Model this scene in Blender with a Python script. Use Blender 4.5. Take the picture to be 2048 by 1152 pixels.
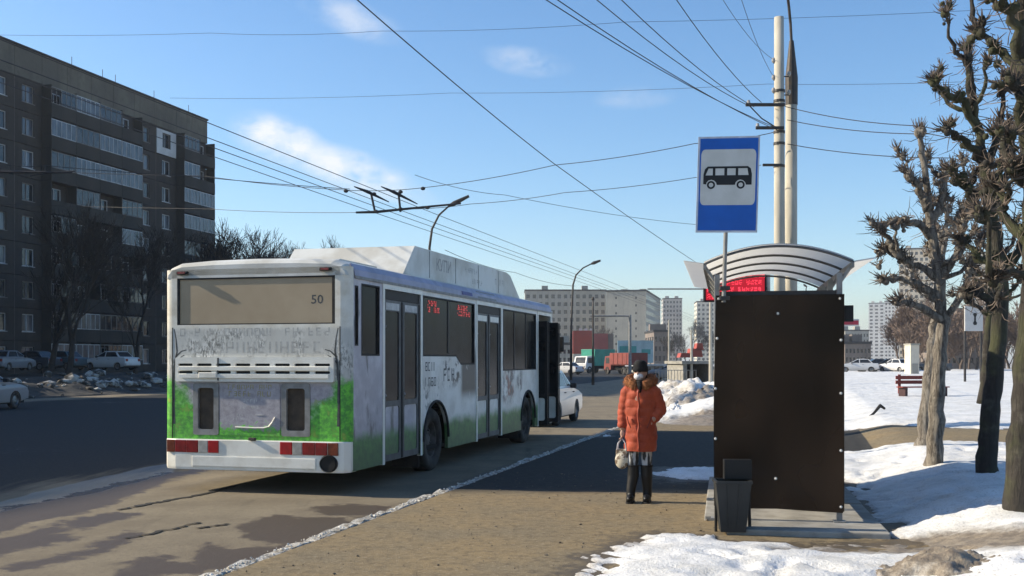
import bpy, bmesh, math, random
import numpy as np
from mathutils import Vector, Matrix, noise
from mathutils.geometry import tessellate_polygon

# ------------------------------------------------------------------ camera, sky, sun, exposure
scene = bpy.context.scene
for o in list(bpy.data.objects):
    bpy.data.objects.remove(o)
F, CX, HOR, CAMZ = 2184.0, 1024.0, 719.0, 1.65      # focal length and horizon in photograph pixels
cam_d = bpy.data.cameras.new('camera')
cam = bpy.data.objects.new('camera', cam_d)
scene.collection.objects.link(cam)
cam.location = (0, 0, CAMZ)
cam.rotation_euler = (math.radians(90), 0, 0)
cam_d.sensor_width = 36.0
cam_d.lens = 36.0 * F / 2048.0
cam_d.shift_y = (HOR - 576.0) / 2048.0
cam_d.clip_start = 0.05
cam_d.clip_end = 9000
scene.camera = cam

SUN_DIR = Vector((0.987, -0.158, 0)).normalized()     # horizontal travel of the light
SUN_EL = math.radians(27.4)
sun_to = Vector((-SUN_DIR.x * math.cos(SUN_EL), -SUN_DIR.y * math.cos(SUN_EL), math.sin(SUN_EL)))
sd = bpy.data.lights.new('sun', 'SUN')
sd.energy = 5.0
sd.angle = math.radians(0.55)
sd.color = (1.0, 0.89, 0.70)
sun = bpy.data.objects.new('sun', sd)
scene.collection.objects.link(sun)
sun.rotation_euler = (-sun_to).to_track_quat('-Z', 'Y').to_euler()
sun.location = (-40, 10, 60)

world = bpy.data.worlds.new('World')
scene.world = world
world.use_nodes = True
SKY_STRENGTH = 0.128
SKY_SAT = 1.16
def build_world():
    nt = world.node_tree
    N, L = nt.nodes, nt.links
    N.clear()
    out = N.new('ShaderNodeOutputWorld')
    bg = N.new('ShaderNodeBackground')
    bg.inputs['Strength'].default_value = SKY_STRENGTH
    sky = N.new('ShaderNodeTexSky')
    sky.sky_type = 'NISHITA'
    sky.sun_disc = False
    sky.sun_elevation = SUN_EL
    sky.sun_rotation = math.atan2(sun_to.x, sun_to.y)
    sky.altitude = 100
    sky.air_density = 1.0
    sky.dust_density = 0.8
    sky.ozone_density = 3.4
    tc = N.new('ShaderNodeTexCoord')
    sep = N.new('ShaderNodeSeparateXYZ')
    L.new(tc.outputs['Generated'], sep.inputs[0])
    def math_(op, a, b=None, c=None):
        n = N.new('ShaderNodeMath'); n.operation = op
        for i, s in enumerate((a, b, c)):
            if s is None: continue
            if isinstance(s, (int, float)): n.inputs[i].default_value = s
            else: L.new(s, n.inputs[i])
        return n.outputs[0]
    az = math_('ARCTAN2', sep.outputs['X'], sep.outputs['Y'])      # compass direction and height of the ray
    el = math_('ARCSINE', sep.outputs['Z'])
    mp = N.new('ShaderNodeMapping'); mp.inputs['Scale'].default_value = (1, 1, 1.8)
    L.new(tc.outputs['Generated'], mp.inputs[0])
    nz = N.new('ShaderNodeTexNoise'); nz.inputs['Scale'].default_value = 22; nz.inputs['Detail'].default_value = 6
    nz.inputs['Roughness'].default_value = 0.6
    L.new(mp.outputs[0], nz.inputs['Vector'])
    total = None
    # scattered fair-weather clouds: azimuth, elevation, half width, half height (radians), tilt, strength
    cl = []
    for (px, py, hw, hh, tilt, st) in ((565, 284, 80, 38, -0.35, .95), (690, 338, 150, 34, -0.32, .85), (1062, 124, 85, 25, -0.12, .8),
                                 (700, 36, 90, 30, -0.3, .55), (1270, 194, 70, 20, 0, .45)):
        a = math.atan((px - CX) / F)
        e = math.atan((HOR - py) / F * math.cos(a))
        cl.append((a, e, hw / F, hh / F, tilt, st))
    rr = random.Random(4)
    for k in range(8):                                   # the same kind of clouds all round the sky
        a = rr.uniform(0.75, 5.6)
        cl.append((a if a < math.pi else a - 2 * math.pi, rr.uniform(.08, .8), rr.uniform(.03, .09), rr.uniform(.012, .03), rr.uniform(-.3, .1), rr.uniform(.4, .9)))
    nz2 = N.new('ShaderNodeTexNoise'); nz2.inputs['Scale'].default_value = 9; nz2.inputs['Detail'].default_value = 3
    L.new(mp.outputs[0], nz2.inputs['Vector'])
    ragged = math_('MULTIPLY', math_('SUBTRACT', nz2.outputs['Fac'], .5), 3.0)
    for (a, e, hw, hh, tilt, st) in cl:
        dx = math_('SUBTRACT', az, a); dy = math_('SUBTRACT', el, e)
        ct, s_ = math.cos(tilt), math.sin(tilt)
        rx = math_('ADD', math_('MULTIPLY', dx, ct / hw), math_('MULTIPLY', dy, s_ / hw))
        ry = math_('ADD', math_('MULTIPLY', dx, -s_ / hh), math_('MULTIPLY', dy, ct / hh))
        r2 = math_('ADD', math_('ADD', math_('MULTIPLY', rx, rx), math_('MULTIPLY', ry, ry)), ragged)
        m = math_('MULTIPLY', math_('MINIMUM', math_('MAXIMUM', math_('SUBTRACT', 1.0, math_('MULTIPLY', r2, .55)), 0), 1.0), st)
        total = m if total is None else math_('MAXIMUM', total, m)
    nn = math_('MINIMUM', math_('MAXIMUM', math_('ADD', math_('MULTIPLY', math_('SUBTRACT', nz.outputs['Fac'], .5), 3.6), .72), 0.06), 1.15)
    fac = math_('MINIMUM', math_('MULTIPLY', math_('POWER', total, 1.5), nn), 0.88)
    mix = N.new('ShaderNodeMix'); mix.data_type = 'RGBA'
    L.new(fac, mix.inputs[0])
    hs = N.new('ShaderNodeHueSaturation'); hs.inputs['Saturation'].default_value = SKY_SAT
    L.new(sky.outputs[0], hs.inputs['Color']); L.new(hs.outputs[0], mix.inputs[6])
    mix.inputs[7].default_value = (5.2, 5.25, 5.35, 1)
    L.new(mix.outputs[2], bg.inputs['Color'])
    L.new(bg.outputs[0], out.inputs['Surface'])
build_world()
scene.view_settings.view_transform = 'Standard'
scene.view_settings.look = 'None'
scene.view_settings.exposure = 0.62
scene.view_settings.gamma = 1.0
scene.cycles.use_denoising = True
scene.cycles.max_bounces = 6
scene.cycles.transparent_max_bounces = 8

# ------------------------------------------------------------------ helpers
C15, S15 = math.cos(math.radians(15)), math.sin(math.radians(15))
ROADROT = -math.radians(15)                    # the street runs 15 degrees off the view axis
ROAD_Z = -0.12
def U(u, v, z=0.0):                            # along the street, across it (right positive) -> world
    return Vector((u * S15 + v * C15, u * C15 - v * S15, z))
def UV(X, Y):
    return X * S15 + Y * C15, X * C15 - Y * S15
def P(px, py, Y):                              # the point seen at a pixel, at distance Y
    return Vector(((px - CX) / F * Y, Y, CAMZ - (py - HOR) / F * Y))
def G(px, py, z=0.0):                          # the ground point seen at a pixel
    Y = (CAMZ - z) * F / (py - HOR)
    return Vector(((px - CX) / F * Y, Y, z))
def smooth01(t):
    t = np.clip(t, 0, 1)
    return t * t * (3 - 2 * t)
def terrain(v):                                # the park side lies a little higher than the pavement
    return 0.20 * smooth01((np.asarray(v, float) - 0.75) / 1.2) + 0.06 * smooth01((np.asarray(v, float) - 3) / 10)
def GT(px, py):
    z = 0.0
    for _ in range(12):
        p = G(px, py, z)
        z = float(terrain(UV(p.x, p.y)[1]))
    p.z = z
    return p

col = scene.collection
def tag(o, label=None, cat=None, group=None, kind=None):
    if label: o['label'] = label
    if cat: o['category'] = cat
    if group: o['group'] = group
    if kind: o['kind'] = kind
    return o
def thing(name, label, cat, loc=(0, 0, 0), rz=0.0, group=None):
    o = bpy.data.objects.new(name, None)
    o.empty_display_size = 0.2
    col.objects.link(o)
    o.location = loc
    o.rotation_euler = (0, 0, rz)
    return tag(o, label, cat, group)
def link_mesh(name, me, parent=None):
    o = bpy.data.objects.new(name, me)
    col.objects.link(o)
    if parent is not None: o.parent = parent
    return o
def copy_tree(o, parent=None):
    c = o.copy(); col.objects.link(c)
    c.parent = parent
    for ch in list(o.children):
        copy_tree(ch, c)
    return c

class MB:
    """collects faces, then links them as one mesh object"""
    def __init__(s):
        s.v, s.f, s.m = [], [], []
    def add(s, vs, fs, mi=0):
        b = len(s.v)
        s.v.extend([tuple(p) for p in vs])
        for f in fs:
            s.f.append(tuple(b + i for i in f)); s.m.append(mi)
        return s
    def box(s, x0, x1, y0, y1, z0, z1, mi=0, M=None):
        vs = [Vector((x, y, z)) for z in (z0, z1) for y in (y0, y1) for x in (x0, x1)]
        if M is not None: vs = [M @ p for p in vs]
        return s.add(vs, [(0, 2, 3, 1), (4, 5, 7, 6), (0, 1, 5, 4), (2, 6, 7, 3), (0, 4, 6, 2), (1, 3, 7, 5)], mi)
    def bbox(s, x0, x1, y0, y1, z0, z1, b=0.01, mi=0, M=None):
        """box with chamfered edges"""
        bm = bmesh.new()
        bmesh.ops.create_cube(bm, size=1)
        for q in bm.verts:
            q.co = Vector(((x0 + x1) / 2 + q.co.x * (x1 - x0), (y0 + y1) / 2 + q.co.y * (y1 - y0), (z0 + z1) / 2 + q.co.z * (z1 - z0)))
        bmesh.ops.bevel(bm, geom=bm.edges[:], offset=b, segments=2, affect='EDGES', profile=0.6)
        return s.from_bm(bm, mi, M)
    def from_bm(s, bm, mi=0, M=None):
        bm.verts.index_update()
        vs = [(M @ q.co) if M is not None else q.co.copy() for q in bm.verts]
        fs = [[q.index for q in f.verts] for f in bm.faces]
        bm.free()
        return s.add(vs, fs, mi)
    def tube(s, pts, rad, n=8, mi=0, caps=True, flat=None):
        pts = [Vector(p) for p in pts]
        if not hasattr(rad, '__len__'): rad = [rad] * len(pts)
        T = []
        for i in range(len(pts)):
            a, b = pts[max(i - 1, 0)], pts[min(i + 1, len(pts) - 1)]
            d = (b - a)
            T.append(d.normalized() if d.length > 1e-9 else Vector((0, 0, 1)))
        ref = Vector((1, 0, 0)) if abs(T[0].x) < 0.8 else Vector((0, 1, 0))
        nrm = (ref - T[0] * ref.dot(T[0])).normalized()
        vs, fs = [], []
        for i, p in enumerate(pts):
            nrm = nrm - T[i] * nrm.dot(T[i])
            nrm = nrm.normalized() if nrm.length > 1e-6 else T[i].orthogonal().normalized()
            bi = T[i].cross(nrm)
            for k in range(n):
                a = 2 * math.pi * k / n
                vs.append(p + (nrm * math.cos(a) + bi * math.sin(a)) * rad[i])
        for i in range(len(pts) - 1):
            for k in range(n):
                k2 = (k + 1) % n
                fs.append((i * n + k, i * n + k2, (i + 1) * n + k2, (i + 1) * n + k))
        if caps:
            fs.append(tuple(range(n - 1, -1, -1)))
            fs.append(tuple((len(pts) - 1) * n + k for k in range(n)))
        return s.add(vs, fs, mi)
    def cyl(s, p0, p1, r, n=12, mi=0, r1=None):
        return s.tube([p0, p1], [r, r if r1 is None else r1], n, mi)
    def ell(s, c, r, nu=12, nv=8, mi=0, M=None):
        c = Vector(c); r = Vector(r) if hasattr(r, '__len__') else Vector((r, r, r))
        vs, fs = [], []
        for j in range(nv + 1):
            t = math.pi * j / nv
            for i in range(nu):
                a = 2 * math.pi * i / nu
                q = Vector((r.x * math.sin(t) * math.cos(a), r.y * math.sin(t) * math.sin(a), r.z * math.cos(t)))
                if M is not None: q = M @ q
                vs.append(c + q)
        for j in range(nv):
            for i in range(nu):
                i2 = (i + 1) % nu
                fs.append((j * nu + i, (j + 1) * nu + i, (j + 1) * nu + i2, j * nu + i2))
        return s.add(vs, fs, mi)
    def lathe(s, prof, M, n=24, mi=0, closed=False):
        """profile of (radius, height) turned about the z axis, then moved by M"""
        vs, fs = [], []
        for (r, h) in prof:
            for k in range(n):
                a = 2 * math.pi * k / n
                vs.append(M @ Vector((r * math.cos(a), r * math.sin(a), h)))
        m = len(prof)
        for j in range(m if closed else m - 1):
            j2 = (j + 1) % m
            for k in range(n):
                k2 = (k + 1) % n
                fs.append((j * n + k, j * n + k2, j2 * n + k2, j2 * n + k))
        return s.add(vs, fs, mi)
    def slab(s, outer, holes, fn, d0, d1, mi=0, mi_side=None):
        """2-D outline with holes, given depth d0..d1 through fn(a, b, depth)"""
        if mi_side is None: mi_side = mi
        loops = [outer] + list(holes)
        flat = [p for lp in loops for p in lp]
        tris = tessellate_polygon([[Vector((p[0], p[1], 0)) for p in lp] for lp in loops])
        n = len(flat)
        vs = [fn(p[0], p[1], d0) for p in flat] + [fn(p[0], p[1], d1) for p in flat]
        s.add(vs, [tuple(t) for t in tris] + [tuple(n + i for i in reversed(t)) for t in tris], mi)
        b = len(s.v) - 2 * n
        off = 0
        for lp in loops:
            k = len(lp)
            for i in range(k):
                i2 = (i + 1) % k
                s.f.append((b + off + i, b + off + i2, b + n + off + i2, b + n + off + i)); s.m.append(mi_side)
            off += k
        return s
    def mesh(s, name, mats, smooth=False, fixn=True, weld=False):
        me = bpy.data.meshes.new(name)
        me.from_pydata(s.v, [], s.f)
        if not isinstance(mats, (list, tuple)): mats = [mats]
        for m in mats: me.materials.append(m)
        me.polygons.foreach_set('material_index', np.array(s.m, dtype=np.int32))
        if fixn or weld:
            bm = bmesh.new(); bm.from_mesh(me)
            if weld: bmesh.ops.remove_doubles(bm, verts=bm.verts[:], dist=1e-5)
            bmesh.ops.recalc_face_normals(bm, faces=bm.faces[:])
            bm.to_mesh(me); bm.free()
        if smooth:
            me.polygons.foreach_set('use_smooth', np.ones(len(me.polygons), dtype=bool))
        me.update()
        return me
    def build(s, name, mats, parent=None, smooth=False, fixn=True, weld=False):
        return link_mesh(name, s.mesh(name, mats, smooth, fixn, weld), parent)

def rect(a0, a1, b0, b1):
    return [(a0, b0), (a1, b0), (a1, b1), (a0, b1)]
def rrect(a0, a1, b0, b1, r, n=4):
    out = []
    for (ca, cb, st) in ((a1 - r, b1 - r, 0), (a0 + r, b1 - r, 90), (a0 + r, b0 + r, 180), (a1 - r, b0 + r, 270)):
        for k in range(n + 1):
            t = math.radians(st + 90 * k / n)
            out.append((ca + r * math.cos(t), cb + r * math.sin(t)))
    return out

def bezier(p0, p1, p2, n=10):
    p0, p1, p2 = Vector(p0), Vector(p1), Vector(p2)
    return [p0 * (1 - t) ** 2 + p1 * 2 * t * (1 - t) + p2 * t * t for t in [i / n for i in range(n + 1)]]

_tmp = []
def text_mesh(body, size, ext=0.002, bold=0.0, mat=None):
    cu = bpy.data.curves.new('lettering', 'FONT')
    cu.body = body; cu.size = size; cu.extrude = ext; cu.offset = bold
    cu.align_x = 'CENTER'; cu.align_y = 'CENTER'
    cu.resolution_u = 2
    ob = bpy.data.objects.new('lettering', cu)
    col.objects.link(ob)
    bpy.context.view_layer.update()
    me = bpy.data.meshes.new_from_object(ob.evaluated_get(bpy.context.evaluated_depsgraph_get()))
    bpy.data.objects.remove(ob); bpy.data.curves.remove(cu)
    me.name = 'lettering'
    me.materials.clear()
    if mat: me.materials.append(mat)
    return me
def remesh(mb, name, mat, voxel, smooth_it=3, parent=None, fac=0.5):
    """fuses overlapping volumes into one continuous skin"""
    me = mb.mesh(name, mat, fixn=True)
    ob = bpy.data.objects.new(name, me); col.objects.link(ob)
    md = ob.modifiers.new('r', 'REMESH'); md.mode = 'VOXEL'; md.voxel_size = voxel; md.use_smooth_shade = True
    if smooth_it:
        sm = ob.modifiers.new('s', 'SMOOTH'); sm.iterations = smooth_it; sm.factor = fac
    bpy.context.view_layer.update()
    m2 = bpy.data.meshes.new_from_object(ob.evaluated_get(bpy.context.evaluated_depsgraph_get()))
    bpy.data.objects.remove(ob); bpy.data.meshes.remove(me)
    m2.name = name
    if not m2.materials: m2.materials.append(mat)
    return link_mesh(name, m2, parent)

# ------------------------------------------------------------------ materials
class NT:
    def __init__(s, name):
        s.mat = bpy.data.materials.new(name); s.mat.use_nodes = True
        s.n, s.l = s.mat.node_tree.nodes, s.mat.node_tree.links
        s.b = s.n['Principled BSDF']
        s.out = s.n['Material Output']
    def set(s, k, v):
        if hasattr(v, 'is_linked') or hasattr(v, 'links'): s.l.new(v, s.b.inputs[k])
        else: s.b.inputs[k].default_value = v
    def put(s, inp, v):
        if isinstance(v, (int, float)): inp.default_value = v
        elif isinstance(v, tuple): inp.default_value = (*v, 1) if len(v) == 3 and len(inp.default_value) == 4 else v
        else: s.l.new(v, inp)
    def m(s, op, a, b=None, c=None, clamp=False):
        n = s.n.new('ShaderNodeMath'); n.operation = op; n.use_clamp = clamp
        for i, x in enumerate((a, b, c)):
            if x is not None: s.put(n.inputs[i], x)
        return n.outputs[0]
    def mix(s, f, a, b):
        n = s.n.new('ShaderNodeMix'); n.data_type = 'RGBA'
        s.put(n.inputs[0], f); s.put(n.inputs[6], a); s.put(n.inputs[7], b)
        return n.outputs[2]
    def co(s, kind='Object', scale=None, rot=None):
        t = s.n.new('ShaderNodeTexCoord').outputs[kind]
        if scale or rot:
            mp = s.n.new('ShaderNodeMapping')
            if scale: mp.inputs['Scale'].default_value = scale
            if rot: mp.inputs['Rotation'].default_value = rot
            s.l.new(t, mp.inputs[0]); t = mp.outputs[0]
        return t
    def noise(s, scale, detail=4, rough=0.55, vec=None, dist=0.0):
        n = s.n.new('ShaderNodeTexNoise')
        n.inputs['Scale'].default_value = scale; n.inputs['Detail'].default_value = detail
        n.inputs['Roughness'].default_value = rough; n.inputs['Distortion'].default_value = dist
        s.l.new(vec if vec is not None else s.co(), n.inputs['Vector'])
        return n.outputs['Fac']
    def vor(s, scale, vec=None, feature='F1'):
        n = s.n.new('ShaderNodeTexVoronoi'); n.feature = feature
        n.inputs['Scale'].default_value = scale
        s.l.new(vec if vec is not None else s.co(), n.inputs['Vector'])
        return n.outputs['Distance']
    def ramp(s, f, a, b):                      # 0 below a, 1 above b
        n = s.n.new('ShaderNodeMapRange'); n.interpolation_type = 'SMOOTHSTEP'
        s.put(n.inputs[0], f)
        n.inputs[1].default_value = a; n.inputs[2].default_value = b
        return n.outputs[0]
    def attr(s, name):
        n = s.n.new('ShaderNodeAttribute'); n.attribute_name = name
        return n.outputs['Fac']
    def sep(s, vec):
        n = s.n.new('ShaderNodeSeparateXYZ'); s.l.new(vec, n.inputs[0]); return n.outputs
    def bump(s, h, strength=0.3, dist=0.02):
        n = s.n.new('ShaderNodeBump'); n.inputs['Strength'].default_value = strength; n.inputs['Distance'].default_value = dist
        s.l.new(h, n.inputs['Height']); s.l.new(n.outputs[0], s.b.inputs['Normal'])
def mk(name, c1, c2=None, scale=6.0, rough=0.6, bump=0.0, bscale=40.0, metal=0.0, spec=0.4, lo=0.35, hi=0.65, bdist=0.01, stretch=None, rough2=None):
    t = NT(name)
    if c2 is None: c2 = tuple(x * 0.72 for x in c1)
    vec = t.co(scale=stretch) if stretch else t.co()
    f = t.ramp(t.noise(scale, 5, 0.6, vec), lo, hi)
    t.set('Base Color', t.mix(f, c1, c2))
    if rough2 is not None:
        t.set('Roughness', t.m('ADD', rough, t.m('MULTIPLY', f, rough2 - rough)))
    else: t.set('Roughness', rough)
    t.set('Metallic', metal); t.set('Specular IOR Level', spec)
    if bump: t.bump(t.noise(bscale, 5, 0.6, vec), bump, bdist)
    return t.mat
def mk_emit(name, c, strength, base=(0.02, 0.0, 0.0)):
    t = NT(name); t.set('Base Color', (*base, 1)); t.set('Emission Color', (*c, 1)); t.set('Emission Strength', strength); t.set('Roughness', 0.4)
    return t.mat
def mk_glass(name, tint, alpha=0.88, rough=0.06, spec=.5):
    """dusty tinted pane: mostly dark, a little see-through, mirrors the sky"""
    t = NT(name)
    f = t.ramp(t.noise(2.2, 5, 0.65), 0.3, 0.75)
    t.set('Base Color', t.mix(f, tint, tuple(min(1, x * 2.2 + 0.008) for x in tint)))
    t.set('Roughness', t.m('ADD', rough, t.m('MULTIPLY', f, 0.12)))
    t.set('Specular IOR Level', spec); t.set('Alpha', alpha)
    return t.mat
M = {}
M['white_paint'] = mk('white_paint', (0.62, 0.62, 0.58), (0.40, 0.38, 0.33), 3.0, 0.42, 0.04, 30)
M['bus_white'] = mk('bus_white', (0.84, 0.82, 0.74), (0.66, 0.62, 0.53), 2.2, 0.4, 0.03, 25, lo=.4, hi=.72)
M['roof_white'] = mk('roof_white', (0.66, 0.66, 0.62), (0.50, 0.48, 0.42), 1.4, 0.5)
M['lavender'] = mk('lavender', (0.36, 0.345, 0.46), (0.26, 0.255, 0.33), 2.5, 0.45)
M['dark_rubber'] = mk('dark_rubber', (0.012, 0.012, 0.013), (0.03, 0.028, 0.026), 8, 0.75)
M['tyre'] = mk('tyre', (0.018, 0.017, 0.016), (0.05, 0.045, 0.04), 6, 0.85, 0.2, 60)
M['rim'] = mk('rim', (0.10, 0.095, 0.09), (0.05, 0.045, 0.04), 9, 0.7)
M['underside'] = mk('underside', (0.015, 0.014, 0.013), None, 6, 0.9)
M['bus_glass'] = mk_glass('bus_glass', (0.010, 0.011, 0.012), 0.96, .10, .04)
M['car_glass'] = mk_glass('car_glass', (0.008, 0.010, 0.012), 0.94)
M['house_glass'] = mk('house_glass', (0.012, 0.014, 0.017), (0.03, 0.034, 0.04), 0.4, 0.06, spec=0.6)
M['curtain_glass'] = mk('curtain_glass', (0.12, 0.13, 0.15), (0.03, 0.035, 0.042), 1.1, 0.12, spec=0.6, stretch=(1, 1, .25))
M['red_lens'] = mk('red_lens', (0.26, 0.010, 0.010), (0.16, 0.008, 0.008), 12, 0.2, spec=.6)
M['bright_red_lens'] = mk('bright_red_lens', (0.42, 0.012, 0.014), (0.30, 0.01, 0.01), 12, 0.18, spec=.6)
M['amber_lens'] = mk('amber_lens', (0.22, 0.05, 0.02), (0.14, 0.03, 0.015), 12, 0.22)
M['clear_lens'] = mk('clear_lens', (0.42, 0.40, 0.37), None, 12, 0.2)
M['dust_glass'] = mk('dust_glass', (0.36, 0.275, 0.175), (0.44, 0.35, 0.235), 1.1, 0.5, lo=.3, hi=.75)
M['vent_mesh'] = mk('vent_mesh', (0.085, 0.062, 0.042), (0.05, 0.037, 0.027), 7, 0.8, 0.3, 120)
M['black'] = mk('black', (0.005, 0.005, 0.0055), None, 8, 0.6)
M['ink'] = mk('ink', (0.045, 0.05, 0.05), (0.09, 0.09, 0.09), 10, 0.6)
M['grey_ink'] = mk('grey_ink', (0.24, 0.24, 0.23), (0.36, 0.35, 0.33), 10, 0.6)
M['yellow_ink'] = mk('yellow_ink', (0.36, 0.31, 0.10), (0.25, 0.22, 0.12), 14, 0.6)
M['faded_ink'] = mk('faded_ink', (0.34, 0.335, 0.31), (0.50, 0.49, 0.45), 16, 0.6)
M['pale_ink'] = mk('pale_ink', (0.62, 0.61, 0.58), None, 10, 0.6)
M['steel'] = mk('steel', (0.36, 0.36, 0.36), (0.22, 0.22, 0.21), 9, 0.45, metal=0.6)
M['dark_steel'] = mk('dark_steel', (0.045, 0.045, 0.045), (0.075, 0.06, 0.05), 9, 0.6, metal=0.3)
M['grey_paint'] = mk('grey_paint', (0.27, 0.27, 0.26), (0.19, 0.185, 0.175), 7, 0.55)
M['concrete'] = mk('concrete', (0.34, 0.325, 0.29), (0.24, 0.225, 0.195), 4, 0.85, 0.15, 40)
M['pole_concrete'] = mk('pole_concrete', (0.52, 0.48, 0.40), (0.39, 0.36, 0.295), 2.5, 0.85, 0.15, 40, stretch=(1, 1, .3))
M['wire'] = mk('wire', (0.03, 0.03, 0.035), None, 3, 0.6)
M['bolt'] = mk('bolt', (0.75, 0.74, 0.70), None, 9, 0.35)
M['led_red'] = mk_emit('led_red', (1.0, 0.05, 0.09), 1.1)
M['led_dim'] = mk_emit('led_dim', (1.0, 0.03, 0.03), 0.30)
# ------------------------------------------------------------------ ground, road, pavement, snow
def road_mat():
    t = NT('asphalt_road')
    pos = t.co()
    wet, dust = t.attr('wet'), t.attr('dust')
    n1 = t.noise(1.3, 6, 0.62, pos); n2 = t.noise(16, 5, 0.65, pos); n3 = t.noise(110, 3, 0.6, pos)
    streak = t.noise(2.0, 5, 0.6, t.co(scale=(2.4, 0.35, 1)))       # tyre and drainage streaks along the street
    asphalt = t.mix(t.ramp(n2, .3, .7), (0.030, 0.031, 0.031), (0.050, 0.049, 0.047))
    sand = t.mix(t.ramp(n1, .3, .7), (0.255, 0.215, 0.150), (0.19, 0.158, 0.112))
    sand = t.mix(t.m('MULTIPLY', t.ramp(n2, .48, .70), .45), sand, (0.15, 0.125, 0.10))
    sand = t.mix(t.m('MULTIPLY', t.ramp(n3, .45, .68), .6), sand, (0.12, 0.10, 0.08))
    cover = t.ramp(t.m('ADD', dust, t.m('MULTIPLY', t.m('SUBTRACT', streak, .5), .9)), .2, .75)
    basec = t.mix(cover, asphalt, sand)
    w = t.ramp(t.m('ADD', wet, t.m('MULTIPLY', t.m('SUBTRACT', t.noise(6, 8, .72, pos), .5), 1.0)), .32, .58)
    wetc = t.mix(cover, (0.028, 0.028, 0.030), (0.070, 0.050, 0.034))
    t.set('Base Color', t.mix(w, basec, wetc))
    pud = t.ramp(t.attr('puddle'), .35, .65)
    t.set('Roughness', t.m('SUBTRACT', t.m('SUBTRACT', .88, t.m('MULTIPLY', w, .30)), t.m('MULTIPLY', pud, .42)))
    t.set('Specular IOR Level', t.m('ADD', .12, t.m('MULTIPLY', t.m('MAXIMUM', w, pud), .35)))
    t.bump(t.m('ADD', t.m('MULTIPLY', n3, .5), n2), .45, .014)
    return t.mat
def pavement_mat():
    t = NT('sandy_pavement')
    pos = t.co()
    n1 = t.noise(.9, 6, .6, pos); n2 = t.noise(9, 6, .68, pos); n3 = t.noise(70, 4, .65, pos)
    tan = t.mix(t.ramp(n1, .32, .68), (0.255, 0.190, 0.103), (0.205, 0.165, 0.104))
    tan = t.mix(t.m('MULTIPLY', t.ramp(n2, .44, .66), .65), tan, (0.12, 0.092, 0.06))
    tan = t.mix(t.m('MULTIPLY', t.ramp(t.noise(24, 5, .7, pos), .52, .66), .5), tan, (0.36, 0.30, 0.21))
    tan = t.mix(t.m('MULTIPLY', t.ramp(n3, .56, .74), .7), tan, (0.075, 0.06, 0.045))
    dark = t.mix(t.ramp(n2, .3, .7), (0.030, 0.029, 0.027), (0.052, 0.048, 0.041))
    sand = t.ramp(t.m('ADD', t.attr('sand'), t.m('MULTIPLY', t.m('SUBTRACT', n1, .5), .5)), .3, .7)  # bare dark tone also carries the bus shadow put into the colour
    c = t.mix(sand, dark, tan)
    mud = t.ramp(t.m('ADD', t.attr('mud'), t.m('MULTIPLY', t.m('SUBTRACT', n2, .5), .9)), .35, .7)
    c = t.mix(t.m('MULTIPLY', mud, .8), c, (0.085, 0.068, 0.048))
    t.set('Base Color', c)
    t.set('Roughness', t.m('SUBTRACT', .9, t.m('MULTIPLY', mud, .3))); t.set('Specular IOR Level', .2)
    t.bump(t.m('ADD', n3, t.m('MULTIPLY', n2, 1.5)), .5, .015)
    return t.mat
def snow_mat(name='snow', dirt=1.0):
    t = NT(name)
    pos = t.co()
    n1 = t.noise(1.1, 6, .62, pos); n2 = t.noise(7, 6, .7, pos); n3 = t.noise(45, 4, .65, pos)
    d = t.m('ADD', t.attr('dirt'), t.m('MULTIPLY', t.m('SUBTRACT', n2, .5), .75))
    d = t.ramp(d, .28, .85)
    c = t.mix(t.ramp(n1, .35, .7), (0.79, 0.785, 0.77), (0.64, 0.63, 0.60))
    c = t.mix(t.m('MULTIPLY', t.ramp(t.noise(3.2, 7, .7, pos), .48, .66), .55), c, (0.47, 0.46, 0.43))
    c = t.mix(t.m('MULTIPLY', t.ramp(n3, .53, .68), .55 * dirt), c, (0.33, 0.30, 0.25))
    brown = t.mix(t.ramp(n2, .35, .65), (0.30, 0.25, 0.185), (0.16, 0.13, 0.10))
    t.set('Base Color', t.mix(t.m('MULTIPLY', d, dirt), c, brown))
    t.set('Roughness', .55); t.set('Specular IOR Level', .4)
    t.set('Subsurface Weight', 0.0)
    t.bump(t.m('ADD', n3, t.m('MULTIPLY', n2, 2.0)), .55, .02)
    return t.mat
M['road'] = road_mat(); M['pavement'] = pavement_mat(); M['snow'] = snow_mat()
def far_ground_mat():
    t = NT('far_ground')
    n1 = t.noise(.02, 6, .6); n2 = t.noise(.3, 5, .65)
    c = t.mix(t.ramp(n1, .42, .58), (0.55, 0.545, 0.53), (0.20, 0.17, 0.14))
    t.set('Base Color', t.mix(t.m('MULTIPLY', t.ramp(n2, .5, .7), .7), c, (0.16, 0.14, 0.12)))
    t.set('Roughness', .9)
    return t.mat

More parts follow.
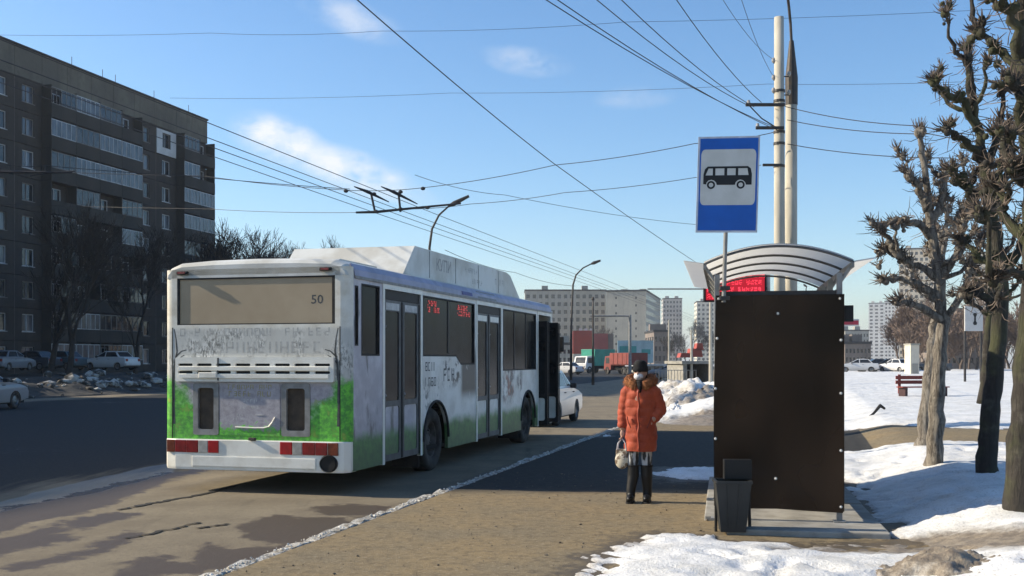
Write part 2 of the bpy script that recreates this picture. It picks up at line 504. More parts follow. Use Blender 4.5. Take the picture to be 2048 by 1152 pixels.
def poly_sdf(X, Y, poly):
    """signed distance to a polygon, positive inside"""
    X = np.asarray(X); Y = np.asarray(Y)
    d = np.full(X.shape, 1e9); ins = np.zeros(X.shape, bool)
    n = len(poly)
    for i in range(n):
        ax, ay = poly[i]; bx, by = poly[(i + 1) % n]
        ex, ey = bx - ax, by - ay
        L2 = ex * ex + ey * ey + 1e-12
        t = np.clip(((X - ax) * ex + (Y - ay) * ey) / L2, 0, 1)
        d = np.minimum(d, (X - ax - t * ex) ** 2 + (Y - ay - t * ey) ** 2)
        c = ((ay > Y) != (by > Y)) & (X < (bx - ax) * (Y - ay) / (by - ay + 1e-12) + ax)
        ins ^= c
    d = np.sqrt(d)
    return np.where(ins, d, -d)
_rs = np.random.RandomState(7)
_perm = _rs.rand(512, 512)
def vnoise(x, y, freq, seed=0):
    """smooth value noise on arrays"""
    x = np.asarray(x) * freq + 37.3 * seed + 200; y = np.asarray(y) * freq + 91.7 * seed + 200
    xi = np.floor(x).astype(int); yi = np.floor(y).astype(int)
    fx = x - xi; fy = y - yi
    fx = fx * fx * (3 - 2 * fx); fy = fy * fy * (3 - 2 * fy)
    g = lambda a, b: _perm[a % 512, b % 512]
    return (g(xi, yi) * (1 - fx) + g(xi + 1, yi) * fx) * (1 - fy) + (g(xi, yi + 1) * (1 - fx) + g(xi + 1, yi + 1) * fx) * fy
def fbm(x, y, freq, seed=0, oct=4, gain=0.5):
    s = 0; a = 1; tot = 0
    for k in range(oct):
        s = s + a * vnoise(x, y, freq * 2 ** k, seed + k * 3); tot += a; a *= gain
    return s / tot - 0.5
def grid_obj(name, us, vs, zfn, attrs, mat, smooth=True, parent=None):
    UU, VV = np.meshgrid(us, vs, indexing='ij')
    X = UU * S15 + VV * C15; Y = UU * C15 - VV * S15
    Z = zfn(X, Y, UU, VV)
    nu, nv = UU.shape
    verts = np.stack([X.ravel(), Y.ravel(), Z.ravel()], 1)
    idx = np.arange(nu * nv).reshape(nu, nv)
    q = np.stack([idx[:-1, :-1].ravel(), idx[:-1, 1:].ravel(), idx[1:, 1:].ravel(), idx[1:, :-1].ravel()], 1)
    me = bpy.data.meshes.new(name)
    me.vertices.add(len(verts)); me.vertices.foreach_set('co', verts.ravel())
    me.loops.add(q.size); me.loops.foreach_set('vertex_index', q[:, ::-1].ravel().astype(np.int32))
    me.polygons.add(len(q)); me.polygons.foreach_set('loop_start', (np.arange(len(q)) * 4).astype(np.int32))
    me.polygons.foreach_set('loop_total', np.full(len(q), 4, np.int32))
    me.update(calc_edges=True)
    if smooth: me.polygons.foreach_set('use_smooth', np.ones(len(q), bool))
    for k, fn in attrs.items():
        a = me.attributes.new(k, 'FLOAT', 'POINT')
        a.data.foreach_set('value', np.asarray(fn(X, Y, UU, VV, Z), dtype=np.float32).ravel())
    me.materials.append(mat)
    o = link_mesh(name, me, parent)
    if o.data.polygons[0].normal.z < 0: me.flip_normals()
    return o

# everything lies on one big sheet that runs to the horizon
gb = MB()
gb.add([(-2600, -300, -0.45), (2600, -300, -0.45), (2600, 3800, -0.45), (-2600, 3800, -0.45)], [(0, 1, 2, 3)])
tag(gb.build('ground', far_ground_mat(), fixn=False), kind='structure')

# ---- road
us_r = np.concatenate([np.arange(3, 26, .06), 26 * 1.03 ** np.arange(0, 82)])
vs_r = np.concatenate([np.arange(-33.5, -13, .5), np.arange(-13, -4.40, .06)])
def wpoly(pts, z=ROAD_Z):
    return [tuple(G(x, y, z).xy) for x, y in pts]
wet_polys = [wpoly(p) for p in (
    [(620, 1012), (700, 1008), (790, 1015), (800, 1030), (700, 1038), (640, 1030)],
    [(470, 1045), (520, 1034), (600, 1040), (700, 1045), (790, 1045), (720, 1070), (640, 1090), (520, 1072)],
    [(385, 1105), (420, 1085), (490, 1090), (610, 1078), (560, 1110), (470, 1130), (400, 1125)],
    [(215, 1135), (270, 1120), (380, 1125), (470, 1128), (400, 1160), (210, 1175)],
    [(-60, 1030), (60, 1010), (200, 975), (330, 945), (420, 935), (280, 985), (120, 1035), (-60, 1075)],
    [(-40, 1080), (60, 1060), (140, 1045), (120, 1080), (-40, 1120)],
    [(180, 1085), (250, 1066), (260, 1078), (200, 1100), (130, 1125), (0, 1150), (-20, 1140), (120, 1110)],
    [(150, 1040), (230, 1022), (290, 1025), (240, 1045), (160, 1062)])]
pud_poly = [wpoly(p) for p in ([(-40, 1020), (60, 985), (200, 955), (340, 925), (345, 945), (200, 985), (60, 1010), (-40, 1035)],)]
def soft(d, w): return np.clip(0.5 + d / (2 * w), 0, 1)
def wet_fn(X, Y, UU, VV, Z):
    m = np.zeros(X.shape)
    near = (Y < 22) & (X < 2)
    wx = X[near] + .5 * fbm(X[near], Y[near], 1.3, 71) + .18 * fbm(X[near], Y[near], 5, 72); wy = Y[near] + 1.1 * fbm(X[near], Y[near], .9, 73) + .4 * fbm(X[near], Y[near], 4, 74)
    for p in wet_polys:
        m[near] = np.maximum(m[near], soft(poly_sdf(wx, wy, p), .30))
    far = soft(-(VV + 4.9), .4) * 0
    m = np.maximum(m, 0.62 * (VV > -4.85) * (Y < 30) * (0.6 + 1.2 * fbm(X, Y, .7, 5)))
    m = np.maximum(m, 0.55 * np.clip(fbm(X, Y, .25, 8) * 2.2, 0, 1) * (VV < -9))
    return m
def pud_fn(X, Y, UU, VV, Z):
    m = np.zeros(X.shape); near = (Y < 30)
    for p in pud_poly:
        m[near] = np.maximum(m[near], soft(poly_sdf(X[near], Y[near], p) + .2 * fbm(X[near], Y[near], 1.5, 2), .12))
    return m
def dust_fn(X, Y, UU, VV, Z):
    d = 0.78 - 0.78 * smooth01((-VV - 9.2) / 2.6)                  # sand gathers along the stop; swept lanes go darker to deepen the block's shade
    d = np.maximum(d, 0.8 * smooth01((-VV - 30.0) / 2.5))
    d = np.maximum(d, 0.7 * smooth01((UU - 32) / 14) * (VV > -16))
    return d + 0.35 * fbm(X, Y, .35, 11)
road = grid_obj('road', us_r, vs_r, lambda X, Y, a, b: ROAD_Z + 0.012 * fbm(X, Y, .8, 1) + 0.0 * X, {'wet': wet_fn, 'puddle': pud_fn, 'dust': dust_fn}, M['road'])
tag(road, kind='structure')
# cracks and a gully in the asphalt near the stop
rnd = random.Random(3)
for k, line in enumerate(([(236, 1021), (300, 1008), (350, 1000), (430, 984), (470, 972)], [(255, 1078), (330, 1062), (400, 1046)], [(395, 1058), (460, 1048)])):
    mb = MB(); pts = []
    gl = [G(x, y, ROAD_Z) for x, y in line]
    for a, b in zip(gl, gl[1:]):
        for i in range(8):
            pts.append(a.lerp(b, i / 8))
    pts.append(gl[-1])
    L_, R_ = [], []
    for i, p in enumerate(pts):
        t = (pts[min(i + 1, len(pts) - 1)] - pts[max(i - 1, 0)]).normalized(); nn = Vector((-t.y, t.x, 0))
        w = rnd.uniform(.012, .05) * (1.2 if k == 0 else .8); off = nn * rnd.uniform(-.03, .03)
        L_.append(p + off + nn * w + Vector((0, 0, .010))); R_.append(p + off - nn * w + Vector((0, 0, .010)))
    n = len(L_)
    mb.add(L_ + R_, [(i, i + 1, n + i + 1, n + i) for i in range(n - 1)])
    if 'crack' not in M: M['crack'] = mk('crack', (0.03, 0.026, 0.022), None, 9, .8)
    mb.build('crack', M['crack'], road)

# ---- pavement and park ground on the right
us_p = np.concatenate([np.arange(2.5, 16, .06), 16 * 1.006 ** np.arange(0, 380)])
vs_p = np.concatenate([np.arange(-4.30, 4, .06), 4 * 1.045 ** np.arange(0, 68)])
def wpt(pts): return [tuple(GT(x, y).xy) for x, y in pts]
# the trodden path that crosses the snow
path_poly = [tuple(p) for p in (list(map(lambda q: tuple(GT(*q).xy), [(1690, 868), (1800, 866), (1930, 860), (2048, 856), (2300, 846)])) +
             list(map(lambda q: tuple(GT(*q).xy), [(2300, 872), (2048, 884), (1930, 890), (1800, 893), (1690, 897)])) + [(4.4, 20.0), (3.5, 25.5), (2.6, 26.5), (3.2, 29.5), (5.2, 28.3), (6.8, 25.0)])]
snow_polys = [
    wpt([(1060, 1300), (1150, 1150), (1215, 1098), (1300, 1072), (1420, 1069), (1500, 1086), (1640, 1090), (1765, 1088), (1890, 1060), (2048, 1030), (2500, 1030), (2500, 1300)]),
    [(3.62, 9.6), (3.55, 10.4), (4.45, 14.2), (4.5, 16.2), (6, 18.2), (20, 14), (20, 8), (6, 8.5)],
    [(4.3, 16.2), (4.0, 19.8), (7.0, 19.0), (30, 15), (30, 10), (5, 14)],
    [(1.9, 23.5), (1.65, 25.5), (2.2, 30), (5.3, 40), (30, 140), (140, 140), (140, 0), (9, 18.5), (10, 22.5), (6.9, 25.9), (5.5, 29), (3.0, 29.8), (2.35, 26.6)],
    wpt([(1302, 950), (1340, 938), (1440, 934), (1560, 930), (1560, 955), (1440, 957), (1350, 962)]),
]
slush_poly = wpt([(1560, 1106), (1700, 1096), (1860, 1076), (2048, 1066), (2300, 1056), (2300, 1100), (2048, 1108), (1880, 1112), (1700, 1116)])
def snow_field(X, Y, UU, VV):
    s = np.full(X.shape, -9.0)
    for i, p in enumerate(snow_polys):
        d = poly_sdf(X, Y, p)
        if i == 4: d = d * .9
        s = np.maximum(s, d)
    s = np.minimum(s, -poly_sdf(X, Y, path_poly) + .15)
    edge = 0.75 * fbm(X, Y, .9, 21) + .40 * fbm(X, Y, 4.0, 22) + .22 * fbm(X, Y, 13, 23)
    s = s + edge * np.clip(.6 + Y * .02, 0, 1.4) + np.where(Y < 11, 1.5 * np.minimum(fbm(X, Y, 1.3, 24) + .07, 0) + .8 * np.minimum(fbm(X, Y, 5, 25) + .06, 0), 0)
    return s
def pave_z(X, Y, UU, VV):
    return terrain(VV) + .012 * fbm(X, Y, 1.1, 30) + np.where(VV < -4.2, 0, .006 * fbm(X, Y, 6, 31))
def snow_z(X, Y, UU, VV):
    s = snow_field(X, Y, UU, VV)
    slush = soft(poly_sdf(X, Y, slush_poly), .25)
    h = np.where(s > 0, .012 + .085 * (1 - np.exp(-s / .45)), -.05 + .0 * s)
    h = np.where((s <= 0), np.maximum(-.05, s * .35), h)
    lump = .045 * fbm(X, Y, 2.2, 40) + .030 * fbm(X, Y, 7, 41) + .016 * fbm(X, Y, 19, 42)
    far = .35 * np.clip((Y - 24) / 30, 0, 1) * np.clip(fbm(X, Y, .16, 43) + .12, 0, 1)
    h = h + np.where(s > 0, lump * (1 - .5 * slush) - .05 * slush + far, 0)
    # a ploughed bank along the kerb beyond the stop
    bank = np.exp(-((VV + 2.2) / 1.3) ** 2) * np.clip((UU - 27) / 4, 0, 1) * np.clip((75 - UU) / 10, 0, 1)
    h = h + bank * (.42 + .75 * np.clip(fbm(X, Y, .5, 44), -.4, .5) + .35 * fbm(X, Y, 1.6, 45))
    # footprints trodden between the shelter, the limes and the path
    pr = np.random.RandomState(12)
    dent = np.zeros(X.shape)
    for k in range(150):
        if k < 95: cu, cv = pr.uniform(6.5, 22), pr.uniform(.2, 5.2)
        else: cu, cv = pr.uniform(6.0, 9.6), pr.uniform(-2.0, 2.5)
        an = pr.uniform(-.6, .6) + (1.57 if pr.rand() < .35 else 0)
        i0, i1 = np.searchsorted(us_p, (cu - .5, cu + .5)); j0, j1 = np.searchsorted(vs_p[2:], (cv - .5, cv + .5))
        du = UU[i0:i1, j0:j1] - cu; dv = VV[i0:i1, j0:j1] - cv
        a_ = du * math.cos(an) + dv * math.sin(an); b_ = -du * math.sin(an) + dv * math.cos(an)
        q = (a_ / .19) ** 2 + (b_ / .085) ** 2
        dent[i0:i1, j0:j1] = np.maximum(dent[i0:i1, j0:j1], np.exp(-q ** 1.5) - .35 * np.exp(-((np.sqrt(q) - 1.5) / .35) ** 2))
    crust = .030 * np.abs(fbm(X, Y, 9, 46)) + .020 * np.abs(fbm(X, Y, 24, 47))
    h = h + np.where(s > .05, -.060 * dent - crust * (Y < 24) * 1.4, 0)
    return terrain(VV) + h
def snow_dirt(X, Y, UU, VV, Z):
    d = .10 + .55 * fbm(X, Y, .55, 50)
    s = snow_field(X, Y, UU, VV)
    d = d + .45 * np.exp(-np.clip(s, 0, 9) / .12)
    d = d + .75 * soft(poly_sdf(X, Y, slush_poly), .3)
    d = d + .30 * np.exp(-((VV + 2.4) / 1.6) ** 2) * (UU > 26)
    d = d - .30 * ((VV > 3) & (Y > 22)) + .14 * (Y < 10)
    return d
pave = grid_obj('pavement', us_p, vs_p, pave_z, {
    'sand': lambda X, Y, a, b, Z: .95 - .75 * smooth01((Y - 12.5) / 2.0) * (b < 1.2) * (1 - smooth01((Y - 24.5) / 1.5)),  # sand cut over the bus shadow's ground, so its shade is painted darker
    'mud': lambda X, Y, a, b, Z: .15 + .75 * np.exp(-np.abs(snow_field(X, Y, a, b)) / .30) + .25 * fbm(X, Y, .6, 33)}, M['pavement'])
tag(pave, kind='structure')
snow = grid_obj('snow_cover', us_p, vs_p[2:], snow_z, {'dirt': snow_dirt}, M['snow'])
tag(snow, kind='structure')

# ---- kerb: one stone after another
kerb = thing('kerb', None, None, (0, 0, 0), ROADROT)
tag(kerb, kind='structure')
def kerb_mat():
    t = NT('kerb_stone'); n1 = t.noise(9, 6, .7); n2 = t.noise(40, 4, .6)
    c = t.mix(t.ramp(n1, .40, .62), (0.52, 0.50, 0.45), (0.20, 0.17, 0.13))
    t.set('Base Color', t.mix(t.m('MULTIPLY', t.ramp(n2, .5, .7), .6), c, (0.12, 0.10, 0.08))); t.set('Roughness', .85)
    t.bump(t.m('ADD', n2, n1), .6, .02)
    return t.mat
M['kerb'] = kerb_mat()
kme = []
for k in range(5):
    mb = MB(); r = random.Random(k)
    bm = bmesh.new(); bmesh.ops.create_cube(bm, size=1)
    bmesh.ops.subdivide_edges(bm, edges=[e for e in bm.edges if abs((e.verts[0].co - e.verts[1].co).y) > .5], cuts=5)
    for q in bm.verts:
        q.co = Vector((q.co.x * .14, q.co.y * .97, q.co.z * .26 - .13 + .01))
        if q.co.z > -.05: q.co += Vector((r.uniform(-.022, .022), r.uniform(-.01, .01), r.uniform(-.028, .014)))
    bmesh.ops.bevel(bm, geom=bm.edges[:], offset=.012, segments=1, affect='EDGES')
    mb.from_bm(bm)
    kme.append(mb.mesh('kerb_stone', M['kerb']))
for i in range(76):
    o = link_mesh('kerb_stone', kme[(i * 7) % 5], kerb)
    o.location = (-4.385 + rnd.uniform(-.012, .012), 3.2 + i, rnd.uniform(-.018, .006))
    o.rotation_euler = (rnd.uniform(-.012, .012), rnd.uniform(-.05, .05), rnd.uniform(-.012, .012))
# crumbs of salt-white ice along the kerb
def crumb_obj(name, n, fn, mat, seed, kind='stuff', smin=.012, smax=.05):
    r = random.Random(seed); mb = MB()
    ico = bmesh.new(); bmesh.ops.create_icosphere(ico, subdivisions=1, radius=1)
    base = [q.co.copy() for q in ico.verts]; ico.verts.index_update()
    fs = [[q.index for q in f.verts] for f in ico.faces]; ico.free()
    for i in range(n):
        p = fn(r)
        s = smin + (smax - smin) * r.random() ** 2.5
        sc_ = Vector((s * r.uniform(.6, 1.5), s * r.uniform(.6, 1.5), s * r.uniform(.45, .9)))
        ph = r.uniform(0, 6.28); c_, s_ = math.cos(ph), math.sin(ph)
        vs = []
        for q in base:
            w = q * r.uniform(.75, 1.2)
            w = Vector((w.x * sc_.x, w.y * sc_.y, w.z * sc_.z))
            vs.append(p + Vector((w.x * c_ - w.y * s_, w.x * s_ + w.y * c_, w.z + sc_.z * .4)))
        mb.add(vs, fs)
    o = mb.build(name, mat, fixn=False)
    return tag(o, kind=kind)
M['ice'] = mk('ice', (0.74, 0.72, 0.67), (0.42, 0.37, 0.29), 18, .5, .3, 60)
M['rubble'] = mk('rubble', (0.20, 0.165, 0.12), (0.10, 0.08, 0.06), 9, .9, .3, 60)
def kerb_pt(r):
    u = 6.5 + 26 * r.random() ** 1.5
    w = -4.385 + r.gauss(0, .04)
    return U(u, w, .0 if abs(w + 4.385) < .075 else (ROAD_Z if w < -4.385 else 0))
o = crumb_obj('ice_crumbs', 1100, kerb_pt, M['ice'], 5, smin=.005, smax=.018); o['label'] = 'crumbs of dirty white ice lying along the kerb'; o['category'] = 'ice'
def grit_pt(r):
    return U(6.5 + 9 * r.random(), -4.2 + 3.4 * r.random(), .003)
o = crumb_obj('grit', 420, grit_pt, M['rubble'], 6, smin=.004, smax=.014); o['label'] = 'loose grit scattered over the sandy pavement'; o['category'] = 'grit'

# ---- verge on the far side of the street: dirty old snow, higher towards the houses
def verge_mat():
    t = NT('verge_soil'); n1 = t.noise(.8, 6, .65); n2 = t.noise(5, 5, .65)
    c = t.mix(t.ramp(n2, .35, .65), (0.022, 0.020, 0.017), (0.045, 0.039, 0.031))
    s = t.ramp(t.m('ADD', t.attr('snow'), t.m('MULTIPLY', t.m('SUBTRACT', n1, .5), 1.1)), .62, .80)
    t.set('Base Color', t.mix(s, c, (0.42, 0.40, 0.37))); t.set('Roughness', .9)
    t.bump(n2, .6, .06)
    return t.mat
M['verge'] = verge_mat()
us_v = np.concatenate([np.arange(12, 75, .3), np.arange(75, 175, 1.0)])
vs_v = np.concatenate([np.arange(-75, -47.5, 2.0), np.arange(-47.5, -32.9, .16)])
def verge_z(X, Y, UU, VV):
    base = ROAD_Z + .03 + .55 * smooth01((-VV - 33.5) / 9)
    ridge = np.exp(-((VV + 36.1) / 1.1) ** 2) * (.42 + .9 * fbm(X, Y, .35, 60)) + np.exp(-((VV + 40.0) / 1.6) ** 2) * (.3 + .9 * fbm(X, Y, .3, 61))
    z = base + ridge + .10 * fbm(X, Y, 1.2, 62) + .22 * fbm(X, Y, 1.9, 63) * (VV > -43)
    return np.where(VV > -33.5, ROAD_Z - .1, z)
verge = grid_obj('verge', us_v, vs_v, verge_z, {'snow': lambda X, Y, a, b, Z: .62 * np.exp(-((b + 36.3) / .8) ** 2) + .5 * np.exp(-((b + 40.1) / .8) ** 2)}, M['verge'])
tag(verge, kind='structure')

def verge_pt(r):
    u = 30 + 75 * r.random(); v = -36.0 + r.gauss(0, .9) if r.random() < .65 else -40 + r.gauss(0, 1.0)
    X, Y = U(u, v).xy
    return U(u, v, float(verge_z(np.array([X]), np.array([Y]), np.array([u]), np.array([v]))[0]))
o = crumb_obj('snow_rubble', 700, verge_pt, mk('verge_rubble', (.42, .40, .36), (.05, .045, .038), 1.5, .9, lo=.42, hi=.55), 8, smin=.06, smax=.38)
o['label'] = 'chunks of dirty old snow thrown up along the far verge'; o['category'] = 'rubble'
# ---- heaps of dirty snow and soil
M['dirty_snow'] = snow_mat('dirty_snow', 1.0)
def heap(name, label, cat, c, rx, ry, h, seed, dirt, rz=0.0, group=None):
    n = 54
    g = np.linspace(-1.15, 1.15, n)
    A, B = np.meshgrid(g, g, indexing='ij')
    R = np.sqrt(A ** 2 + B ** 2) + .45 * fbm(A * 3 + seed * 7, B * 3, .8, seed)
    Z = h * np.clip(1 - R ** 1.6, -.6, 1) * (1 + 1.0 * fbm(A + seed * 3, B, 2.2, seed + 1)) + h * .5 * fbm(A, B + seed * 5, 5, seed + 2) * (R < 1.0) + h * .28 * fbm(A, B, 14, seed + 3) * (R < .97)
    Z = np.where(R > 1.0, -.12, Z)
    verts = np.stack([A.ravel() * rx, B.ravel() * ry, Z.ravel()], 1)
    idx = np.arange(n * n).reshape(n, n)
    q = np.stack([idx[:-1, :-1].ravel(), idx[1:, :-1].ravel(), idx[1:, 1:].ravel(), idx[:-1, 1:].ravel()], 1)
    R0 = np.sqrt(A ** 2 + B ** 2); keep = (R0.ravel()[q] < 1.15).all(1)
    q = q[keep]; used, inv = np.unique(q, return_inverse=True); q = inv.reshape(q.shape)
    me = bpy.data.meshes.new(name); me.from_pydata(verts[used].tolist(), [], q.tolist())
    me.polygons.foreach_set('use_smooth', np.ones(len(me.polygons), bool))
    a = me.attributes.new('dirt', 'FLOAT', 'POINT')
    a.data.foreach_set('value', (dirt + .9 * fbm(A * 2, B * 2, 1.2, seed + 9)).astype(np.float32).ravel()[used])
    me.materials.append(M['dirty_snow'])
    o = link_mesh(name, me)
    o.location = c; o.rotation_euler = (0, 0, rz)
    return tag(o, label, cat, group)
p = GT(1932, 1150); heap('soil_heap', 'brown heap of soil and melting snow in front of the thick tree', 'heap', (p.x, p.y - .05, p.z), .62, .42, .21, 3, .95, -.1)
heap('soil_heap', 'long brown heap of thawed soil and ice beside the white car', 'heap', U(37.5, -3.4, 0), 1.5, 4.6, .62, 5, .85, ROADROT)
heap('soil_heap', 'low dark soil heap on the street edge past the open bus door', 'heap', U(31.0, -4.2, -.05), .7, 2.2, .3, 8, 1.1, ROADROT)
p = G(1400, 815, 0); heap('snow_heap', 'big grey heap of dirty snow next to the dark shelter wall', 'heap', (p.x, p.y + 1.5, 0), 1.9, 3.2, .85, 12, .42, .2)
p = G(1352, 832, 0); heap('snow_heap', 'small white snow lump in front of the grey heap', 'heap', (p.x, p.y, 0), .5, .6, .34, 15, .05, .3)
p = G(1330, 800, 0); heap('snow_heap', 'heap of grubby snow behind the person in orange', 'heap', (p.x, p.y, 0), 1.6, 2.6, .75, 18, .5, -.2)
# ------------------------------------------------------------------ city bus
def wrap_rear_mat():
    t = NT('bus_wrap_rear'); v = t.co(); s = t.sep(v)
    x, z = s['X'], s['Z']
    ax = t.m('ABSOLUTE', x)
    n1 = t.noise(3.5, 6, .65, v); n2 = t.noise(14, 6, .7, v); n3 = t.noise(34, 4, .7, t.co(scale=(1, 1, .35)))
    white = t.mix(t.ramp(n1, .35, .7), (0.80, 0.77, 0.68), (0.64, 0.585, 0.47))
    grass = t.mix(t.ramp(n3, .45, .56), (0.70, 0.69, 0.64), (0.20, 0.20, 0.18))     # pale printed grass and branches
    grass = t.mix(t.ramp(t.noise(2.2, 4, .6, v), .45, .62), (0.55, 0.545, 0.50), grass)
    leaf = t.mix(t.ramp(n2, .36, .62), (0.15, 0.58, 0.05), (0.06, 0.27, 0.04))
    leaf = t.mix(t.ramp(t.noise(7, 4, .6, v), .55, .72), leaf, (0.30, 0.42, 0.06))
    lilac = t.mix(t.ramp(n2, .35, .7), (0.42, 0.395, 0.42), (0.27, 0.25, 0.275))
    gm = t.ramp(t.m('ADD', t.m('ADD', ax, t.m('MULTIPLY', t.m('SUBTRACT', n1, .5), 1.0)), t.m('MULTIPLY', t.m('SUBTRACT', 1.08, z), .75)), .66, .84)
    strip = t.m('SUBTRACT', 1, t.ramp(t.m('ADD', z, t.m('MULTIPLY', t.m('SUBTRACT', n2, .5), .5)), .82, .90))
    low = t.mix(t.m('MAXIMUM', gm, strip), lilac, leaf)
    zz = t.m('ADD', z, t.m('MULTIPLY', t.m('SUBTRACT', n2, .5), .35))
    c = t.mix(t.ramp(zz, 1.42, 1.60), low, grass)
    c = t.mix(t.ramp(t.m('ADD', z, t.m('MULTIPLY', t.m('SUBTRACT', n3, .5), .12)), 2.14, 2.22), c, white)
    c = t.mix(t.m('MULTIPLY', t.ramp(t.noise(1.5, 5, .6, v), .45, .75), .35), c, (0.25, 0.21, 0.16))
    t.set('Base Color', c); t.set('Roughness', .5)
    return t.mat
def wrap_side_mat():
    t = NT('bus_wrap_side'); v = t.co(); s = t.sep(v)
    y, z = s['Y'], s['Z']
    n1 = t.noise(2.6, 6, .65, v); n2 = t.noise(9, 6, .7, v)
    white = t.mix(t.ramp(n1, .35, .7), (0.80, 0.78, 0.73), (0.62, 0.595, 0.54))
    lil = t.mix(t.ramp(n1, .35, .65), (0.56, 0.54, 0.58), (0.40, 0.38, 0.42))
    smear = t.ramp(t.noise(1.8, 5, .65, t.co(scale=(1, 2.2, .6))), .54, .66)
    lil = t.mix(smear, lil, (0.17, 0.16, 0.165))
    green = t.mix(t.ramp(n2, .35, .65), (0.10, 0.30, 0.07), (0.055, 0.15, 0.055))
    c = t.mix(t.ramp(t.m('ADD', y, t.m('MULTIPLY', t.m('SUBTRACT', n1, .5), .5)), 2.3, 2.9), lil, white)
    # printed picture panels: dark forms on white
    def blob(y0, y1, z0, z1, colr, lo, hi, sc):
        global_m = t.m('MULTIPLY', t.m('MULTIPLY', t.ramp(y, y0 - .1, y0 + .1), t.m('SUBTRACT', 1, t.ramp(y, y1 - .12, y1 + .12))),
                       t.m('MULTIPLY', t.ramp(z, z0 - .12, z0 + .12), t.m('SUBTRACT', 1, t.ramp(z, z1 - .15, z1 + .15))))
        return t.m('MULTIPLY', global_m, t.ramp(t.noise(sc, 4, .6, v), lo, hi)), colr
    for m_, colr in (blob(4.75, 5.62, 1.15, 1.95, (0.035, 0.04, 0.045), .25, .45, 3.0), blob(3.75, 4.7, 1.35, 1.75, (0.05, 0.052, 0.055), .50, .60, 5),
                     blob(7.4, 8.9, .95, 1.9, (0.11, 0.10, 0.11), .44, .60, 3.3), blob(7.5, 8.2, 1.0, 1.5, (0.30, 0.13, 0.10), .46, .60, 4),
                     blob(2.8, 3.6, 1.0, 1.4, (0.18, 0.19, 0.18), .48, .62, 6)):
        c = t.mix(m_, c, colr)
    gz = t.m('ADD', z, t.m('MULTIPLY', t.m('SUBTRACT', n1, .5), .35))
    c = t.mix(t.m('SUBTRACT', 1, t.ramp(gz, .66, .86)), c, green)
    mudf = t.m('MULTIPLY', t.m('SUBTRACT', 1, t.ramp(t.m('ADD', z, t.m('MULTIPLY', n2, .4)), .45, 1.1)), .55)
    c = t.mix(mudf, c, (0.10, 0.09, 0.075))
    t.set('Base Color', c); t.set('Roughness', .45)
    return t.mat
M['wrap_rear'] = wrap_rear_mat(); M['wrap_side'] = wrap_side_mat()
BUS_L = 11.72
bus = thing('city_bus', 'white low-floor city bus with green and lilac printed rear standing at the stop', 'bus', U(13.09, -7.04, ROAD_Z), ROADROT)
bus.scale = (1.09, 1, 1)
fS = lambda a, b, d: Vector((1.25 - d, a, b))           # right side: a along the bus, b up, d inwards
fL = lambda a, b, d: Vector((-1.25 + d, a, b))
fR = lambda a, b, d: Vector((a, d, b))                  # rear
fF = lambda a, b, d: Vector((a, BUS_L - d, b))
def arch(yc, r=.60, zc=.50, n=14):
    """notch for a wheel in the lower edge, walked with increasing y"""
    out = []
    for k in range(n + 1):
        a = math.pi - (math.pi + 0.0) * k / n
        out.append((yc + r * math.cos(a), max(.31, zc + r * math.sin(a))))
    return [(yc - r, .31)] + out + [(yc + r, .31)]
RW, FW = 3.42, 9.42
doors = [(1.20, 2.68), (5.68, 7.26), (10.33, 11.52)]
outer = [(.12, .31)]
for (a, b) in ((doors[0][0], doors[0][1]),): outer += [(a, .31), (a, 2.76), (b, 2.76), (b, .31)]
outer += arch(RW)
a, b = doors[1]; outer += [(a, .31), (a, 2.76), (b, 2.76), (b, .31)]
outer += arch(FW)
a, b = doors[2]; outer += [(a, .31), (a, 2.76), (b, 2.76), (b, .31)]
outer += [(BUS_L - .1, .31), (BUS_L - .1, 2.86), (.12, 2.86)]
win_holes = [rect(.16, .27, 1.95, 2.74), rect(.38, 1.02, 1.82, 2.78), [(2.80, 1.82), (4.45, 1.82), (4.72, 1.68), (5.52, 1.68), (5.52, 2.76), (2.80, 2.76)], rect(7.42, 10.12, 1.55, 2.76)]
MB().slab(outer, win_holes, fS, 0, .05).build('side_wall', M['wrap_side'], bus)
outerL = [(.12, .31)] + arch(RW) + arch(FW) + [(BUS_L - .1, .31), (BUS_L - .1, 2.86), (.12, 2.86)]
holesL = [rect(y0, y0 + 1.6, 1.6, 2.76) for y0 in (.6, 2.4, 4.2, 6.0, 7.8)]
MB().slab(outerL, holesL, fL, 0, .05).build('side_wall', M['bus_white'], bus)
for h in holesL:
    MB().slab(h, [], fL, .02, .03).build('side_window', M['bus_glass'], bus)
# panes on the stop side, set back behind the rubber
for h in win_holes:
    w = MB().slab(h, [], fS, .022, .032).build('side_window', M['bus_glass'], bus)
    cy = sum(p[0] for p in h) / len(h); cz = sum(p[1] for p in h) / len(h)
    inner = [(p[0] + (0.022 if p[0] < cy else -0.022), p[1] + (0.022 if p[1] < cz else -0.022)) for p in h]
    MB().slab(h, [inner], fS, -.004, .024).build('rubber_seal', M['dark_rubber'], w)
for (yy, z0) in ((4.08, 1.68), (8.35, 1.55), (9.3, 1.55)):
    MB().box(1.222, 1.236, yy - .025, yy + .025, max(z0, 1.84 if yy < 5 else z0) + .03, 2.73).build('window_post', M['black'], bus)
